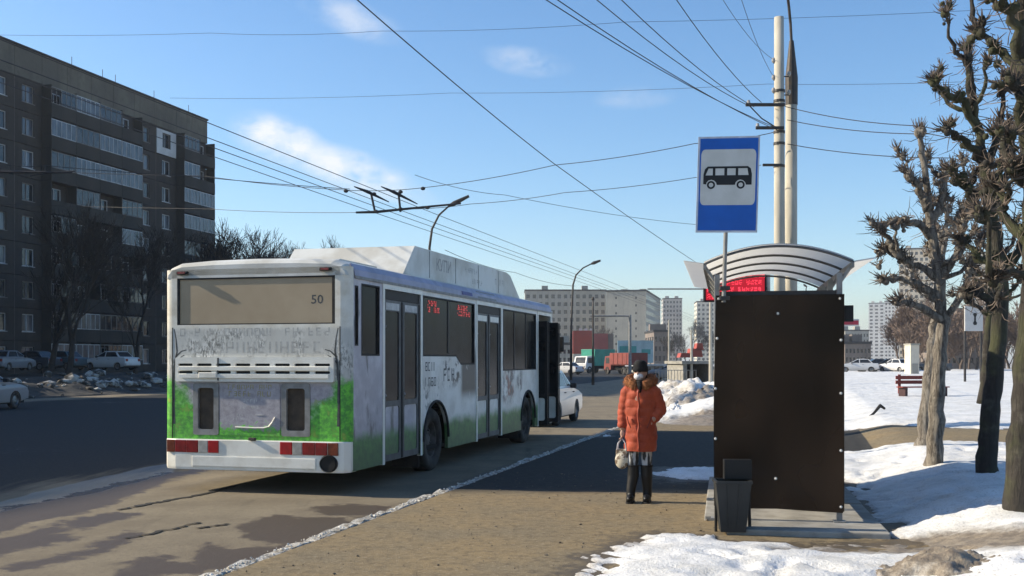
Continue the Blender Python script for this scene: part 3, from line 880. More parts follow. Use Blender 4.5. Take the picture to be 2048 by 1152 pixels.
# rear wall, bulging corner posts
rear_h = [rect(-1.06, 1.06, 2.235, 2.90), rect(-.775, -.535, .82, 1.40), rect(.42, .685, .82, 1.40)]
MB().slab([(-1.13, .70), (1.13, .70), (1.13, 2.98), (-1.13, 2.98)], rear_h, fR, 0, .05).build('rear_wall', M['wrap_rear'], bus)
for sx in (-1, 1):
    mb = MB(); n = 7
    pr = [(sx * (1.13 + .12 * math.sin(math.pi / 2 * k / n)), .12 - .12 * math.cos(math.pi / 2 * k / n)) for k in range(n + 1)]
    pr_i = [(sx * 1.10, .05), (sx * 1.20, .125)]
    ring = pr + pr_i[::-1]
    zs = [.70, 1.45, 2.2, 2.86, 2.98]
    vs = [Vector((p[0], p[1], z)) for z in zs for p in ring]; m = len(ring)
    fs = [(j * m + i, j * m + (i + 1) % m, (j + 1) * m + (i + 1) % m, (j + 1) * m + i) for j in range(len(zs) - 1) for i in range(m)]
    fs += [tuple(range(m)), tuple((len(zs) - 1) * m + i for i in range(m))]
    mb.add(vs, fs); mb.build('corner_post', M['wrap_rear'], bus)
    MB().slab([(sx * 1.118, .705), (sx * 1.130, .705), (sx * 1.130, 2.2), (sx * 1.118, 2.2)], [], fR, -.003, .01).build('panel_joint', M['black'], bus)
# roof: cambered, with a rolled rear edge
sec = [(-1.25, 2.865), (-1.235, 2.94), (-1.18, 3.02), (-1.05, 3.075), (-.6, 3.105), (0, 3.115), (.6, 3.105), (1.05, 3.075), (1.18, 3.02), (1.235, 2.94), (1.25, 2.865)]
mb = MB(); ys = [(.0, .955), (.03, .975), (.10, .992), (.25, 1.0), (BUS_L - .3, 1.0), (BUS_L - .05, .98)]
vs, fs = [], []
for (yy, k) in ys:
    for (x, z) in sec: vs.append(Vector((x * (k if yy < 1 else 1), yy, 2.865 + (z - 2.865) * (k * 1.0 - (.25 if yy == 0 else .1 if yy == .03 else 0)))))
m = len(sec)
for j in range(len(ys) - 1):
    for i in range(m - 1): fs.append((j * m + i, j * m + i + 1, (j + 1) * m + i + 1, (j + 1) * m + i))
fs.append(tuple(range(m))); fs.append(tuple((len(ys) - 1) * m + i for i in range(m)))
fs += [(j * m, (j + 1) * m, (j + 1) * m + m - 1, j * m + m - 1) for j in range(len(ys) - 1)]
mb.add(vs, fs); roof = mb.build('roof', M['roof_white'], bus, smooth=False)
MB().slab([(1.254, 2.868), (1.262, 2.868), (1.250, 2.95), (1.198, 3.03), (1.188, 3.024), (1.240, 2.945)], [], lambda a, b, d: Vector((a, d, b)), .14, BUS_L - .12).build('cant_rail', M['lavender'], bus)
MB().slab([(1.254, 2.83), (1.268, 2.83), (1.268, 2.868), (1.254, 2.868)], [], lambda a, b, d: Vector((a, d, b)), .14, BUS_L - .12).build('rain_gutter', M['grey_paint'], bus)
MB().slab([(1.2645, 2.885), (1.2685, 2.885), (1.258, 2.945), (1.254, 2.945)], [], lambda a, b, d: Vector((a, d, b)), 4.75, 5.35).build('badge', mk('badge_blue', (.07, .07, .26), None, 8, .5), bus)
MB().slab([(1.2645, 2.875), (1.2685, 2.875), (1.222, 3.005), (1.217, 3.003)], [], lambda a, b, d: Vector((a, d, b)), 5.7, 6.9).build('patch_panel', M['grey_paint'], bus)
# gas bottle housing on the roof
prof = [(2.75, 3.08), (3.30, 3.58), (8.85, 3.58), (9.15, 3.53), (9.95, 3.08)]
gas = MB().slab(prof, [], lambda a, b, d: Vector((d, a, b)), -.96, .96).build('gas_housing', M['roof_white'], bus)
MB().slab([(.9, 3.08), (1.25, 3.2), (2.6, 3.2), (2.74, 3.08)], [], lambda a, b, d: Vector((d, a, b)), -1.0, .62).build('roof_hatch', M['roof_white'], bus)
for yy in (4.0, 5.4, 6.8, 8.2):
    MB().box(.96, .966, yy - .012, yy + .012, 3.12, 3.56).build('panel_joint', M['grey_ink'], gas)
def side_text(body, size, y, z, mat, parent, bold=0.0, x=1.2508, sy=1.0):
    me = text_mesh(body, size, .0002, bold, mat)
    o = link_mesh('lettering', me, parent)
    o.matrix_basis = Matrix(((0, 0, 1, x), (sy, 0, 0, y), (0, 1, 0, z), (0, 0, 0, 1)))
    return o
def rear_text(body, size, x, z, mat, parent, bold=0.0, yy=-.0006, sx=1.0):
    me = text_mesh(body, size, .0002, bold, mat)
    o = link_mesh('lettering', me, parent)
    o.matrix_basis = Matrix(((sx, 0, 0, x), (0, 0, -1, yy), (0, 1, 0, z), (0, 0, 0, 1)))
    return o
def print_marks(n, size, seed, mat):
    """a line of print too worn to read: letter-sized strokes, no words"""
    r = random.Random(seed); mb = MB(); cw, h, w = size * .68, size * .70, size * .10
    def q(x0, x1, y0, y1): mb.add([(x0, y0, 0), (x1, y0, 0), (x1, y1, 0), (x0, y1, 0)], [(0, 1, 2, 3)])
    for i in range(n):
        if i and r.random() < .13: continue
        x = (i - n / 2) * cw; b = cw * .72
        l, rt = r.random() < .8, r.random() < .6
        if not (l or rt): l = True
        if l: q(x, x + w, -h / 2, h / 2)
        if rt: q(x + b - w, x + b, -h / 2 + (h * .4 if r.random() < .3 else 0), h / 2)
        for yy in (-h / 2, -w / 2, h / 2 - w):
            if r.random() < .45: q(x + w * 1.05, x + b - w * 1.05, yy, yy + w)
    return mb.mesh('worn_print', mat, fixn=False)
def side_marks(n, size, y, z, mat, parent, seed, x=1.2508, sy=1.0):
    o = tag(link_mesh('worn_print', print_marks(n, size, seed, mat), parent), kind='stuff')
    o.matrix_basis = Matrix(((0, 0, 1, x), (sy, 0, 0, y), (0, 1, 0, z), (0, 0, 0, 1)))
def rear_marks(n, size, x, z, mat, parent, seed, yy=-.0006, sx=1.0):
    o = tag(link_mesh('worn_print', print_marks(n, size, seed, mat), parent), kind='stuff')
    o.matrix_basis = Matrix(((sx, 0, 0, x), (0, 0, -1, yy), (0, 1, 0, z), (0, 0, 0, 1)))
side_text('КУПИ', .27, 4.75, 3.36, M['grey_ink'], gas, .006, .9608, 1.1)
side_marks(8, .13, 6.35, 3.42, M['grey_ink'], gas, 1, .9608, 1.1)
side_marks(7, .13, 6.75, 3.23, M['grey_ink'], gas, 2, .9608, 1.1)
side_marks(6, .17, 8.35, 3.33, M['grey_ink'], gas, 3, .9608, 1.1)
side_marks(5, .20, 3.25, 1.66, M['ink'], bus, 4)
side_marks(5, .20, 3.25, 1.42, M['ink'], bus, 5)
side_marks(3, .30, 4.10, 1.52, M['ink'], bus, 6)
rear_marks(20, .15, 0.0, 2.135, M['faded_ink'], bus, 7)
rear_marks(12, .215, .05, 1.93, M['faded_ink'], bus, 8)
rear_text('50', .165, .82, 2.55, M['ink'], bus, .002, .0193)
# rear window with its dust and dark recess
rw = MB().slab(rect(-1.06, 1.06, 2.235, 2.90), [], fR, .02, .03).build('rear_window', M['dust_glass'], bus)
MB().slab(rect(-1.06, 1.06, 2.235, 2.90), [rect(-1.03, 1.02, 2.25, 2.845)], fR, .004, .019).build('rubber_seal', M['dark_rubber'], rw)
for (x, z) in ((-.97, 2.935), (.95, 2.945)):
    l = MB().bbox(x - .075, x + .075, -.05, 0.0, z - .022, z + .022, .01).build('marker_lamp', M['dark_rubber'], bus)
    MB().bbox(x - .05, x + .05, -.062, -.049, z - .015, z + .015, .004).build('lens', M['red_lens'], l)
# louvred grille
slots = []
for r_, zc in enumerate((1.70, 1.60)):
    for k in range(8):
        xc = -.92 + k * .262
        slots.append(rrect(xc - .10, xc + .10, zc - .017, zc + .017, .012, 2))
g = MB().slab(rrect(-1.06, 1.06, 1.475, 1.80, .02, 2), slots, fR, -.045, -.002).build('engine_grille', M['bus_white'], bus)
for zc in (1.70, 1.60):
    MB().slab([(-.05, zc - .06), (-.068, zc - .075), (-.068, zc - .028), (-.046, zc - .022)], [], lambda a, b, d: Vector((d, a, b)), -1.0, 1.0).build('louvre', M['bus_white'], g)
    MB().box(-1.03, 1.03, -.012, -.006, zc - .025, zc + .025).build('slot_backing', M['black'], g)
MB().bbox(-.72, -.47, -.085, -.046, 1.52, 1.60, .012).build('grille_patch', M['bus_white'], g)
MB().box(-.475, -.46, -.060, -.046, 1.49, 1.79).build('grille_crack', M['ink'], g)
# vents with wire mesh and frames
for (x0, x1) in ((-.775, -.535), (.42, .685)):
    v_ = MB().slab(rrect(x0 + .002, x1 - .002, .822, 1.398, .03), [], fR, .035, .045).build('air_vent', M['vent_mesh'], bus)
    MB().slab(rrect(x0 - .055, x1 + .055, .76, 1.455, .03), [rrect(x0 + .01, x1 - .012, .835, 1.39, .035)], fR, -.014, .03).build('vent_frame', M['grey_paint'], v_)
# engine hatch with faded advert and a curved handle line
hatch = MB().slab(rrect(-.46, .345, .76, 1.455, .02), [], fR, -.012, -.001).build('engine_hatch', M['wrap_rear'], bus)
for k, (n, sz, x, z, mt) in enumerate(((10, .088, -.05, 1.405, 'yellow_ink'), (9, .095, -.05, 1.315, 'yellow_ink'), (4, .075, -.05, 1.215, 'pale_ink'), (7, .055, -.05, 1.14, 'pale_ink'), (3, .05, -.18, 1.03, 'pale_ink'), (5, .045, -.20, .98, 'pale_ink'))):
    rear_marks(n, sz, x, z, M[mt], hatch, 20 + k, -.0126)
MB().tube([(-.25, -.016, .872), (.0, -.018, .866), (.13, -.018, .868), (.20, -.018, .885), (.245, -.018, .94), (.285, -.018, 1.01)], .010, 6).build('handle', M['bus_white'], hatch)
MB().box(.02, .13, -.017, -.013, 1.032, 1.040).build('print_dash', M['pale_ink'], hatch)
# printed tree limbs on the rear sides
for sx in (-1, 1):
    mb = MB()
    def br(pts, w):
        pts = [Vector((sx * p[0], -.0007, p[1])) for p in pts]
        for a, b, wa in zip(pts, pts[1:], w):
            n_ = Vector((-(b - a).z, 0, (b - a).x)).normalized() * wa
            mb.add([a - n_, a + n_, b + n_ * .7, b - n_ * .7], [(0, 1, 2, 3)])
    br([(1.105, 1.50), (1.09, 1.72), (1.06, 1.88), (1.075, 2.05), (1.10, 2.18)], [.020, .016, .012, .008])
    br([(1.085, 1.80), (1.00, 1.88), (.93, 1.90)], [.012, .008]); br([(1.09, 1.72), (1.01, 1.80), (.96, 1.83)], [.010, .007])
    br([(1.10, .9), (1.105, 1.2), (1.105, 1.5)], [.016, .018])
    mb.build('printed_branch', M['ink'], bus)
# bumper with light clusters and the exhaust
bump = MB()
fp = [(-1.25, .25), (-1.24, .06), (-1.18, -.02), (-1.05, -.055), (1.05, -.055), (1.18, -.02), (1.24, .06), (1.25, .25)]
vs = [Vector((x, y, z)) for z in (.30, .33, .69, .702) for (x, y) in [(x * (.99 if z in (.30, .702) else 1), y * (.9 if z in (.30, .702) else 1)) for x, y in fp]]
m = len(fp); fs = [(j * m + i, j * m + i + 1, (j + 1) * m + i + 1, (j + 1) * m + i) for j in range(3) for i in range(m - 1)]
fs += [tuple(range(m)), tuple(3 * m + i for i in range(m))]; bump.add(vs, fs)
bumper = bump.build('rear_bumper', M['bus_white'], bus)
MB().bbox(-.82, .84, -.068, -.05, .34, .485, .012).build('bumper_step', M['bus_white'], bumper)
for (x0, x1, mt) in ((-1.17, -1.06, 'amber_lens'), (-1.055, -.90, 'red_lens'), (-.895, -.735, 'red_lens'), (-.73, -.60, 'clear_lens'), (-.595, -.455, 'bright_red_lens'),
                     (.37, .53, 'bright_red_lens'), (.535, .66, 'clear_lens'), (.665, .83, 'red_lens'), (.835, .985, 'red_lens'), (.99, 1.12, 'amber_lens')):
    MB().bbox(x0, x1, -.068 if abs(x0) < 1.0 and abs(x1) < 1.06 else -.062, -.03, .525, .69, .008).build('tail_light', M[mt], bus)
ex = MB().lathe([(.105, 0), (.115, .02), (.115, .12), (.10, .12), (.10, .0)], Matrix.Translation((1.0, -.085, .42)) @ Matrix.Rotation(-math.pi / 2, 4, 'X'), 24).build('exhaust_pipe', M['black'], bus)
MB().lathe([(0.0, .012), (.102, .012)], Matrix.Translation((1.0, -.085, .42)) @ Matrix.Rotation(-math.pi / 2, 4, 'X'), 24).build('dark_bore', M['black'], ex)  # black disc closing the pipe, stands for the shade inside it
MB().bbox(-.04, .05, -.09, -.05, .70, .74, .008).build('tow_latch', M['dark_steel'], bus)
MB().box(-1.18, 1.18, .1, BUS_L - .2, .34, .40).build('floor', M['underside'], bus)
MB().box(-.75, .75, .45, 2.6, .24, .34).build('engine_tray', M['underside'], bus)
MB().box(-1.0, 1.0, 4.6, 8.4, .26, .34).build('chassis_box', M['underside'], bus)
for sx in (-1, 1):                                     # wheel housings close the view through the arches
    for yc in (RW, FW):
        MB().box(sx * 1.19 if sx < 0 else .78, -.78 if sx < 0 else 1.19, yc - .62, yc + .62, 1.10, 1.12).build('wheel_housing', M['underside'], bus)
        MB().box(sx * .78 - .01, sx * .78 + .01, yc - .62, yc + .62, .40, 1.10).build('wheel_housing', M['underside'], bus)
        tyre_p = [(.30, -.13), (.42, -.145), (.475, -.13), (.50, -.10), (.50, .10), (.475, .13), (.42, .145), (.30, .13)]
        Mx = Matrix.Translation((sx * 1.06, yc, .495)) @ Matrix.Rotation(sx * math.pi / 2, 4, 'Y')
        w = MB().lathe(tyre_p, Mx, 32, closed=True).build('wheel', M['tyre'], bus, smooth=True)
        MB().lathe([(.0, .06), (.10, .06), (.12, .03), (.24, .02), (.285, .09), (.305, .10), (.305, -.1), (.0, -.1)], Mx, 28).build('rim', M['rim'], w)
        for k in range(10):
            a = k * math.pi / 5
            c0 = Mx @ Vector((.17 * math.cos(a), .17 * math.sin(a), .02)); c1 = Mx @ Vector((.17 * math.cos(a), .17 * math.sin(a), .055))
            MB().cyl(c0, c1, .016, 6).build('wheel_nut', M['rim'], w)
        # arch lip
    for yc in (RW, FW):
        lp = [Vector((sx * 1.255, yc + .61 * math.cos(a), max(.32, .50 + .61 * math.sin(a)))) for a in [math.pi * k / 16 for k in range(17)]]
        MB().tube(lp, .022, 6).build('arch_lip', M['dark_rubber'], bus)
MB().box(.82, 1.22, RW - .72, RW - .70, .12, .50).build('mud_flap', M['dark_rubber'], bus)
MB().box(.82, 1.22, FW + .70 - 1.42, FW + .72 - 1.42, .14, .50).build('mud_flap', M['dark_rubber'], bus)
M['door_grey'] = mk('door_grey', (.13, .13, .13), (.09, .088, .085), 6, .55)
# the two closed double doors: frame, leaves, panes
for di, (a, b) in enumerate(doors[:2]):
    fr = MB().slab([(a - .07, .30), (a, .30), (a, 2.76), (b, 2.76), (b, .30), (b + .07, .30), (b + .07, 2.83), (a - .07, 2.83)], [], fS, -.010, .0495).build('door_frame', M['bus_white'], bus)
    MB().box(1.215, 1.235, a + .003, b - .003, 2.62, 2.757).build('door_header', M['black'], bus)
    mid = (a + b) / 2
    for (p, q) in ((a + .005, mid - .018), (mid + .018, b - .005)):
        hole_up = rrect(p + .085, q - .085, 1.18 if di == 0 else 1.10, 2.46, .05)
        hole_lo = rrect(p + .085, q - .085, .42, 1.10 if di == 0 else 1.02, .05)
        leaf = MB().slab(rect(p, q, .33, 2.615), [hole_up, hole_lo], fS, .018, .055).build('door_leaf', M['door_grey'], bus)
        MB().slab(hole_up, [], fS, .032, .040).build('pane', M['bus_glass'], leaf)
        MB().slab(hole_lo, [], fS, .030, .040).build('lower_panel', M['wrap_side'], leaf)
        for e in (p, q):
            MB().box(1.213, 1.240, e - .017, e + .017, .34, 2.60).build('door_edge', M['dark_rubber'], leaf)
        MB().box(1.2335, 1.2365, p + .10, q - .10, 2.475, 2.575).build('header_strip', M['pale_ink'] if di == 0 else M['bus_white'], leaf)
        MB().tube([(1.225, p + .13, 1.25), (1.20, p + .13, 1.3), (1.20, p + .13, 2.2), (1.225, p + .13, 2.25)], .014, 6).build('handrail', M['steel'], leaf)
# the front door stands open, leaves folded outwards
a, b = doors[2]
MB().slab([(a - .06, .30), (a, .30), (a, 2.76), (b, 2.76), (b, .30), (b + .06, .30), (b + .06, 2.83), (a - .06, 2.83)], [], fS, -.010, .0495).build('door_frame', M['bus_white'], bus)
for yy in (a + .06, b - .04):
    fD = lambda p, q, d, yy=yy: Vector((.86 + p, yy + d, q))
    ho = rrect(.05, .52, 1.0, 2.5, .05); hl = rrect(.05, .52, .42, .92, .05)
    leaf = MB().slab(rect(0, .57, .33, 2.62), [ho, hl], fD, -.018, .018).build('door_leaf', M['black'], bus)
    MB().slab(ho, [], fD, -.004, .004).build('pane', M['bus_glass'], leaf)
    MB().slab(hl, [], fD, -.004, .004).build('lower_panel', M['bus_white'], leaf)
    MB().box(.86 + .58, .86 + .60, yy - .02, yy + .02, .35, 2.60).build('door_edge', M['dark_rubber'], leaf)
MB().box(.2, 1.2, a + .02, b - .02, .40, .44).build('step', M['grey_paint'], bus)
MB().box(.15, .17, a - .2, b + .1, .44, 2.7).build('driver_partition', M['bus_white'], bus)
MB().cyl((1.0, a + .25, .44), (1.0, a + .25, 2.7), .018, 8).build('grab_pole', mk('pole_paint', (.5, .48, .40), None, 8, .4), bus)
# front end
MB().slab(rect(-1.25, 1.25, .31, 2.90), [rect(-1.1, 1.1, 1.15, 2.6)], fF, 0, .06).build('front_wall', M['bus_white'], bus)
MB().slab(rect(-1.1, 1.1, 1.15, 2.6), [], fF, .02, .03).build('windscreen', M['bus_glass'], bus)
for sx in (-1, 1):
    mm = MB().tube([(sx * 1.2, BUS_L - .05, 2.5), (sx * 1.32, BUS_L + .15, 2.45), (sx * 1.36, BUS_L + .2, 2.3)], .018, 6).build('mirror_arm', M['dark_rubber'], bus)
    MB().bbox(sx * 1.36 - .10, sx * 1.36 + .10, BUS_L + .17, BUS_L + .25, 1.95, 2.3, .02).build('wing_mirror', M['dark_rubber'], mm)
    MB().bbox(sx * .95 - .14, sx * .95 + .14, BUS_L, BUS_L + .02, .62, .82, .01).build('headlight', M['clear_lens'], bus)
# seat rows faintly seen through the panes
for k in range(9):
    for sx in (-1, 1):
        if sx > 0 and not (2.9 < 2.2 + k * .85 < 5.2 or 7.5 < 2.2 + k * .85 < 9.2): continue
        s_ = MB(); yy = 2.2 + k * .85
        x0 = .35 if sx > 0 else -1.15
        s_.bbox(x0, x0 + .8, yy, yy + .42, .85, .97, .03); s_.bbox(x0, x0 + .8, yy - .06, yy + .03, .97, 1.65, .03)
        s_.box(x0 + .1, x0 + .7, yy + .05, yy + .35, .40, .86)
        s_.build('passenger_seat', M['underside'], bus)
# red dot-matrix route displays behind the glass
rnd = random.Random(21)
for (y0, y1) in ((3.05, 3.78), (4.42, 5.42)):
    d = MB().box(1.195, 1.212, y0, y1, 2.50, 2.72).build('route_display', M['black'], bus)
    mb = MB()
    ny = int((y1 - y0) / .03); gl = None
    for row in range(2):
        for c_ in range(0, ny - 4, 5):
            if rnd.random() < .15: continue
            for i in range(4):
                for j in range(3):
                    if rnd.random() < .62:
                        yy = y0 + .02 + (c_ + i) * .03; zz = 2.515 + row * .10 + j * .03
                        mb.box(1.2325, 1.2335, yy, yy + .024, zz, zz + .024)
    tag(mb.build('lit_dots', M['led_dim'], d), kind='stuff')
# ------------------------------------------------------------------ bus shelter
SH = U(0, 0, 0); sh0 = Vector((2.02, 10.92, 0))
shelter = thing('bus_shelter', 'bus shelter with dark brown tinted end panel and arched translucent roof', 'bus shelter', sh0, -math.radians(11))
W_, D_ = 1.24, 3.9                                   # across and along
def tint_mat():
    t = NT('tinted_panel')
    f = t.ramp(t.noise(.8, 2, .5, t.co(scale=(1.6, 1, .7))), .3, .8)
    t.set('Base Color', t.mix(f, (0.014, 0.0085, 0.0055), (0.055, 0.032, 0.019)))
    t.set('Roughness', t.m('ADD', .17, t.m('MULTIPLY', t.noise(3, 4, .6), .12))); t.set('Specular IOR Level', .12); t.set('Alpha', .94)
    t.bump(t.noise(1.6, 2, .5), .12, .02)
    return t.mat
M['tint'] = tint_mat()
def poly_mat():
    t = NT('roof_sheet')
    f = t.ramp(t.noise(3, 5, .6), .3, .7)
    tr = t.n.new('ShaderNodeBsdfTranslucent'); tr.inputs[0].default_value = (.90, .89, .86, 1)
    t.set('Base Color', t.mix(f, (.62, .62, .60), (.50, .49, .46))); t.set('Roughness', .3)
    mx = t.n.new('ShaderNodeMixShader'); mx.inputs[0].default_value = .70
    t.l.new(t.b.outputs[0], mx.inputs[1]); t.l.new(tr.outputs[0], mx.inputs[2]); t.l.new(mx.outputs[0], t.out.inputs[0])
    return t.mat
M['roof_sheet'] = poly_mat()
fE = lambda a, b, d: Vector((a, d, b))
panel = MB().slab([(0.0, .19), (.30, .17), (.62, .175), (.95, .16), (W_, .15), (W_ + .005, 1.2), (W_ + .012, 2.29), (.6, 2.285), (0.02, 2.285), (-.004, 1.2)], [], fE, -.016, -.006).build('end_panel', M['tint'], shelter)
MB().slab([(.02, 2.115), (W_ + .008, 2.11), (W_ + .012, 2.288), (.02, 2.288)], [], fE, -.028, -.018).build('top_strip', M['tint'], panel)
for (x, z) in ((.045, 2.255), (W_ - .03, 2.245), (.62, 2.105), (.03, 1.86), (.015, 1.36), (0.015, .86), (.018, .27), (W_ - .02, 1.84), (W_ - .02, 1.32), (W_ - .02, .76), (W_ - .02, .21), (.60, .475)):
    b_ = MB().cyl((x, -.018, z), (x, -.024, z), .022, 12).build('bolt_washer', M['dark_rubber'], panel)
    MB().ell((x, -.026, z), (.013, .008, .013), 10, 6).build('bolt', M['bolt'], panel)
# posts
posts = [(0.03, .03), (W_ - .03, .03), (0.03, D_ - .03), (W_ - .03, D_ - .03), (W_ - .03, D_ * .25), (W_ - .03, D_ * .5), (W_ - .03, D_ * .75)]
for (x, y) in posts:
    p_ = MB().bbox(x - .027, x + .027, y - .027, y + .027, 0.07 if y > .1 else .065, 2.50, .006).build('post', M['grey_paint'], shelter)
    MB().bbox(x - .06, x + .06, y - .06, y + .06, .055, .07, .004).build('foot_plate', M['grey_paint'], p_)
# back wall panels and the far end
for k in range(4):
    y0, y1 = D_ * k / 4 + .004, D_ * (k + 1) / 4 - .004
    MB().box(W_ + .004, W_ + .014, y0, y1, .16, 2.28).build('back_panel', M['tint'], shelter)
MB().slab(rect(.06, W_ - .06, .2, 2.28), [], fE, D_ - .03, D_ - .02).build('far_panel', M['tint'], shelter)
for z in (.30, 2.33):
    MB().box(W_ - .045, W_ - .015, .06, D_ - .06, z - .02, z + .02).build('rail', M['grey_paint'], shelter)
MB().box(.015, .045, .06, D_ - .06, 2.44, 2.48).build('rail', M['grey_paint'], shelter)
MB().box(.06, W_ - .06, .015, .045, 2.29, 2.33).build('rail', M['dark_steel'], shelter)
M['rib_grey'] = mk('rib_grey', (.11, .11, .11), None, 6, .5)
# arched roof: ribs, sheets, eaves
XA, XB, ZE, RISE = -.10, W_ + .10, 2.60, .17
def arc(x): 
    t = (x - (XA + XB) / 2) / ((XB - XA) / 2)
    return ZE + RISE * (1 - t * t)
xs = [XA + (XB - XA) * k / 18 for k in range(19)]
for yy in [-.02 + (D_ + .04) * k / 4 for k in range(5)]:
    MB().tube([(x, yy, arc(x)) for x in xs], .014, 6).build('roof_rib', M['rib_grey'], shelter)
for k in range(4):
    y0 = -.02 + (D_ + .04) * k / 4 + .01; y1 = y0 + (D_ + .04) / 4 - .02
    mb = MB(); n = len(xs); vs = []
    for dz in (.020, .028):
        for yy in (y0, y1):
            vs += [(x, yy, arc(x) + dz) for x in xs]
    fs = [(i, i + 1, n + i + 1, n + i) for i in range(n - 1)] + [(2 * n + i, 2 * n + i + 1, 3 * n + i + 1, 3 * n + i) for i in range(n - 1)]
    fs += [(i, i + 1, 2 * n + i + 1, 2 * n + i) for i in range(n - 1)] + [(n + i, n + i + 1, 3 * n + i + 1, 3 * n + i) for i in range(n - 1)]
    fs += [(0, n, 3 * n, 2 * n), (n - 1, 2 * n - 1, 4 * n - 1, 3 * n - 1)]
    mb.add(vs, fs).build('roof_sheet', M['roof_sheet'], shelter, smooth=False)
for (x0, x1) in ((XA - .005, XA - .20), (XB + .005, XB + .20)):
    sg = -1 if x1 < x0 else 1
    MB().slab([(x0, ZE + .005), (x1, ZE + .035), (x1, ZE + .043), (x0, ZE + .013)], [], fE, -.03, D_ + .03).build('eaves_sheet', M['roof_sheet'], shelter)
    MB().box(min(x0, x0 - sg * .03), max(x0, x0 - sg * .03), -.03, D_ + .03, ZE - .05, ZE).build('eaves_beam', M['grey_paint'], shelter)
for y in (.03, D_ * .25, D_ * .5, D_ * .75, D_ - .03):
    MB().tube([(W_ - .03, y, 2.40), (XB - .01, y, ZE - .02)], .018, 6).build('bracket', M['grey_paint'], shelter)
    MB().tube([(.03, y, 2.40), (XA + .01, y, ZE - .02)], .018, 6).build('bracket', M['grey_paint'], shelter)
MB().box(W_ + .015, W_ + .10, .0, .05, 2.02, 2.18).build('junction_box', M['black'], shelter)
# bench inside
bn = thing('waiting_bench', 'low plank bench inside the bus shelter', 'bench', shelter.matrix_basis @ Vector((0, 0, 0)), -math.radians(11))
for k in range(3):
    MB().bbox(W_ - .48 + k * .125, W_ - .37 + k * .125, .9, 3.2, .47, .50, .006).build('plank', M['dark_steel'], bn)
for y in (1.05, 3.05):
    MB().box(W_ - .45, W_ - .12, y - .02, y + .02, .055, .47).build('leg', M['dark_steel'], bn)
# concrete slabs under it
plat = thing('shelter_platform', 'worn concrete slabs forming the base under the bus shelter', 'platform', sh0, -math.radians(11))
for k, (y0, y1) in enumerate(((-.62, .22), (.27, 1.5), (1.54, 2.8), (2.84, 4.1))):
    MB().bbox(.12 if k == 0 else -.10, W_ + .36, y0, y1, -.10, .055 - .008 * (k % 2), .014).build('slab', M['concrete'], plat)

# ------------------------------------------------------------------ stop sign on its pole
M['sign_blue'] = mk('sign_blue', (0.004, 0.11, 0.50), (0.004, 0.095, 0.43), 3, .4)
M['sign_white'] = mk('sign_white', (0.66, 0.66, 0.63), (0.56, 0.56, 0.52), 3, .4)
M['sign_edge'] = mk('sign_edge', (0.62, 0.65, 0.72), None, 5, .4)
M['sign_black'] = mk('sign_black', (0.012, 0.012, 0.013), None, 5, .5)
SY = 10.85
sp = P(1452, 465, SY)
sign = thing('bus_stop_sign', 'blue bus stop sign with black bus pictogram on a thin grey pole', 'sign', (sp.x, SY, 0), -.06)
MB().tube([(-.02, .02, 2.22), (-.01, .02, 2.6), (0, .02, sp.z), (.005, .02, sp.z + .85)], .021, 10).build('pole', M['grey_paint'], sign)
for z in (2.26, 2.36):
    MB().bbox(-.06, .04, -.012, .12, z - .02, z + .02, .005).build('clamp', M['dark_steel'], sign)
def SQ(px, py): return ((px - 1452) / F * SY, CAMZ - (py - HOR) / F * SY)
fG = lambda a, b, d: Vector((a, d - .02, b))
plate = [SQ(1397, 274), SQ(1519, 273), SQ(1513, 466), SQ(1391, 465)]
back = MB().slab(plate, [], fG, .0, .010).build('plate', M['sign_edge'], sign)
inn = [SQ(1401, 278), SQ(1515.5, 277), SQ(1510, 462), SQ(1395, 461)]
MB().slab(inn, [], fG, -.0025, -.0005).build('blue_field', M['sign_blue'], back)
def warp(a, b):                                       # unit square -> tilted plate
    tl, tr, br, bl = plate
    x = (1 - b) * ((1 - a) * tl[0] + a * tr[0]) + b * ((1 - a) * bl[0] + a * br[0])
    z = (1 - b) * ((1 - a) * tl[1] + a * tr[1]) + b * ((1 - a) * bl[1] + a * br[1])
    return (x, z)
def wp(poly): return [warp(p[0], p[1]) for p in poly]
MB().slab(wp(rrect(.055, .945, .135, .715, .06, 4)), [], fG, -.0045, -.003).build('white_field', M['sign_white'], back)
# pictogram: a small coach seen from the side
bx = lambda x, y: ((x - 100) / 600, (y - 105) / 950)   # measured on an enlarged crop
bodyp = [bx(*p) for p in ((160, 575), (160, 480), (172, 430), (200, 402), (590, 402), (618, 425), (630, 480), (630, 585), (575, 585), (566, 560), (545, 540), (520, 533), (495, 540), (475, 560), (468, 585), (292, 585), (284, 560), (262, 540), (236, 533), (210, 540), (192, 560), (188, 580))]
wins = [[bx(*p) for p in q] for q in (((180, 490), (208, 422), (250, 422), (250, 490)), ((275, 490), (275, 422), (362, 422), (362, 490)), ((390, 490), (390, 422), (472, 422), (472, 490)), ((497, 490), (497, 422), (585, 422), (598, 490)))]
MB().slab(wp(bodyp), [wp(w) for w in wins], fG, -.0065, -.005).build('pictogram', M['sign_black'], back)
for cx_ in (236, 524):
    ring = [bx(cx_ + 40 * math.cos(a), 585 + 40 * math.sin(a)) for a in [2 * math.pi * k / 20 for k in range(20)]]
    hole = [bx(cx_ + 22 * math.cos(a), 585 + 22 * math.sin(a)) for a in [2 * math.pi * k / 20 for k in range(20)]]
    MB().slab(wp(ring), [wp(hole)], fG, -.0065, -.005).build('pictogram_wheel', M['sign_black'], back)

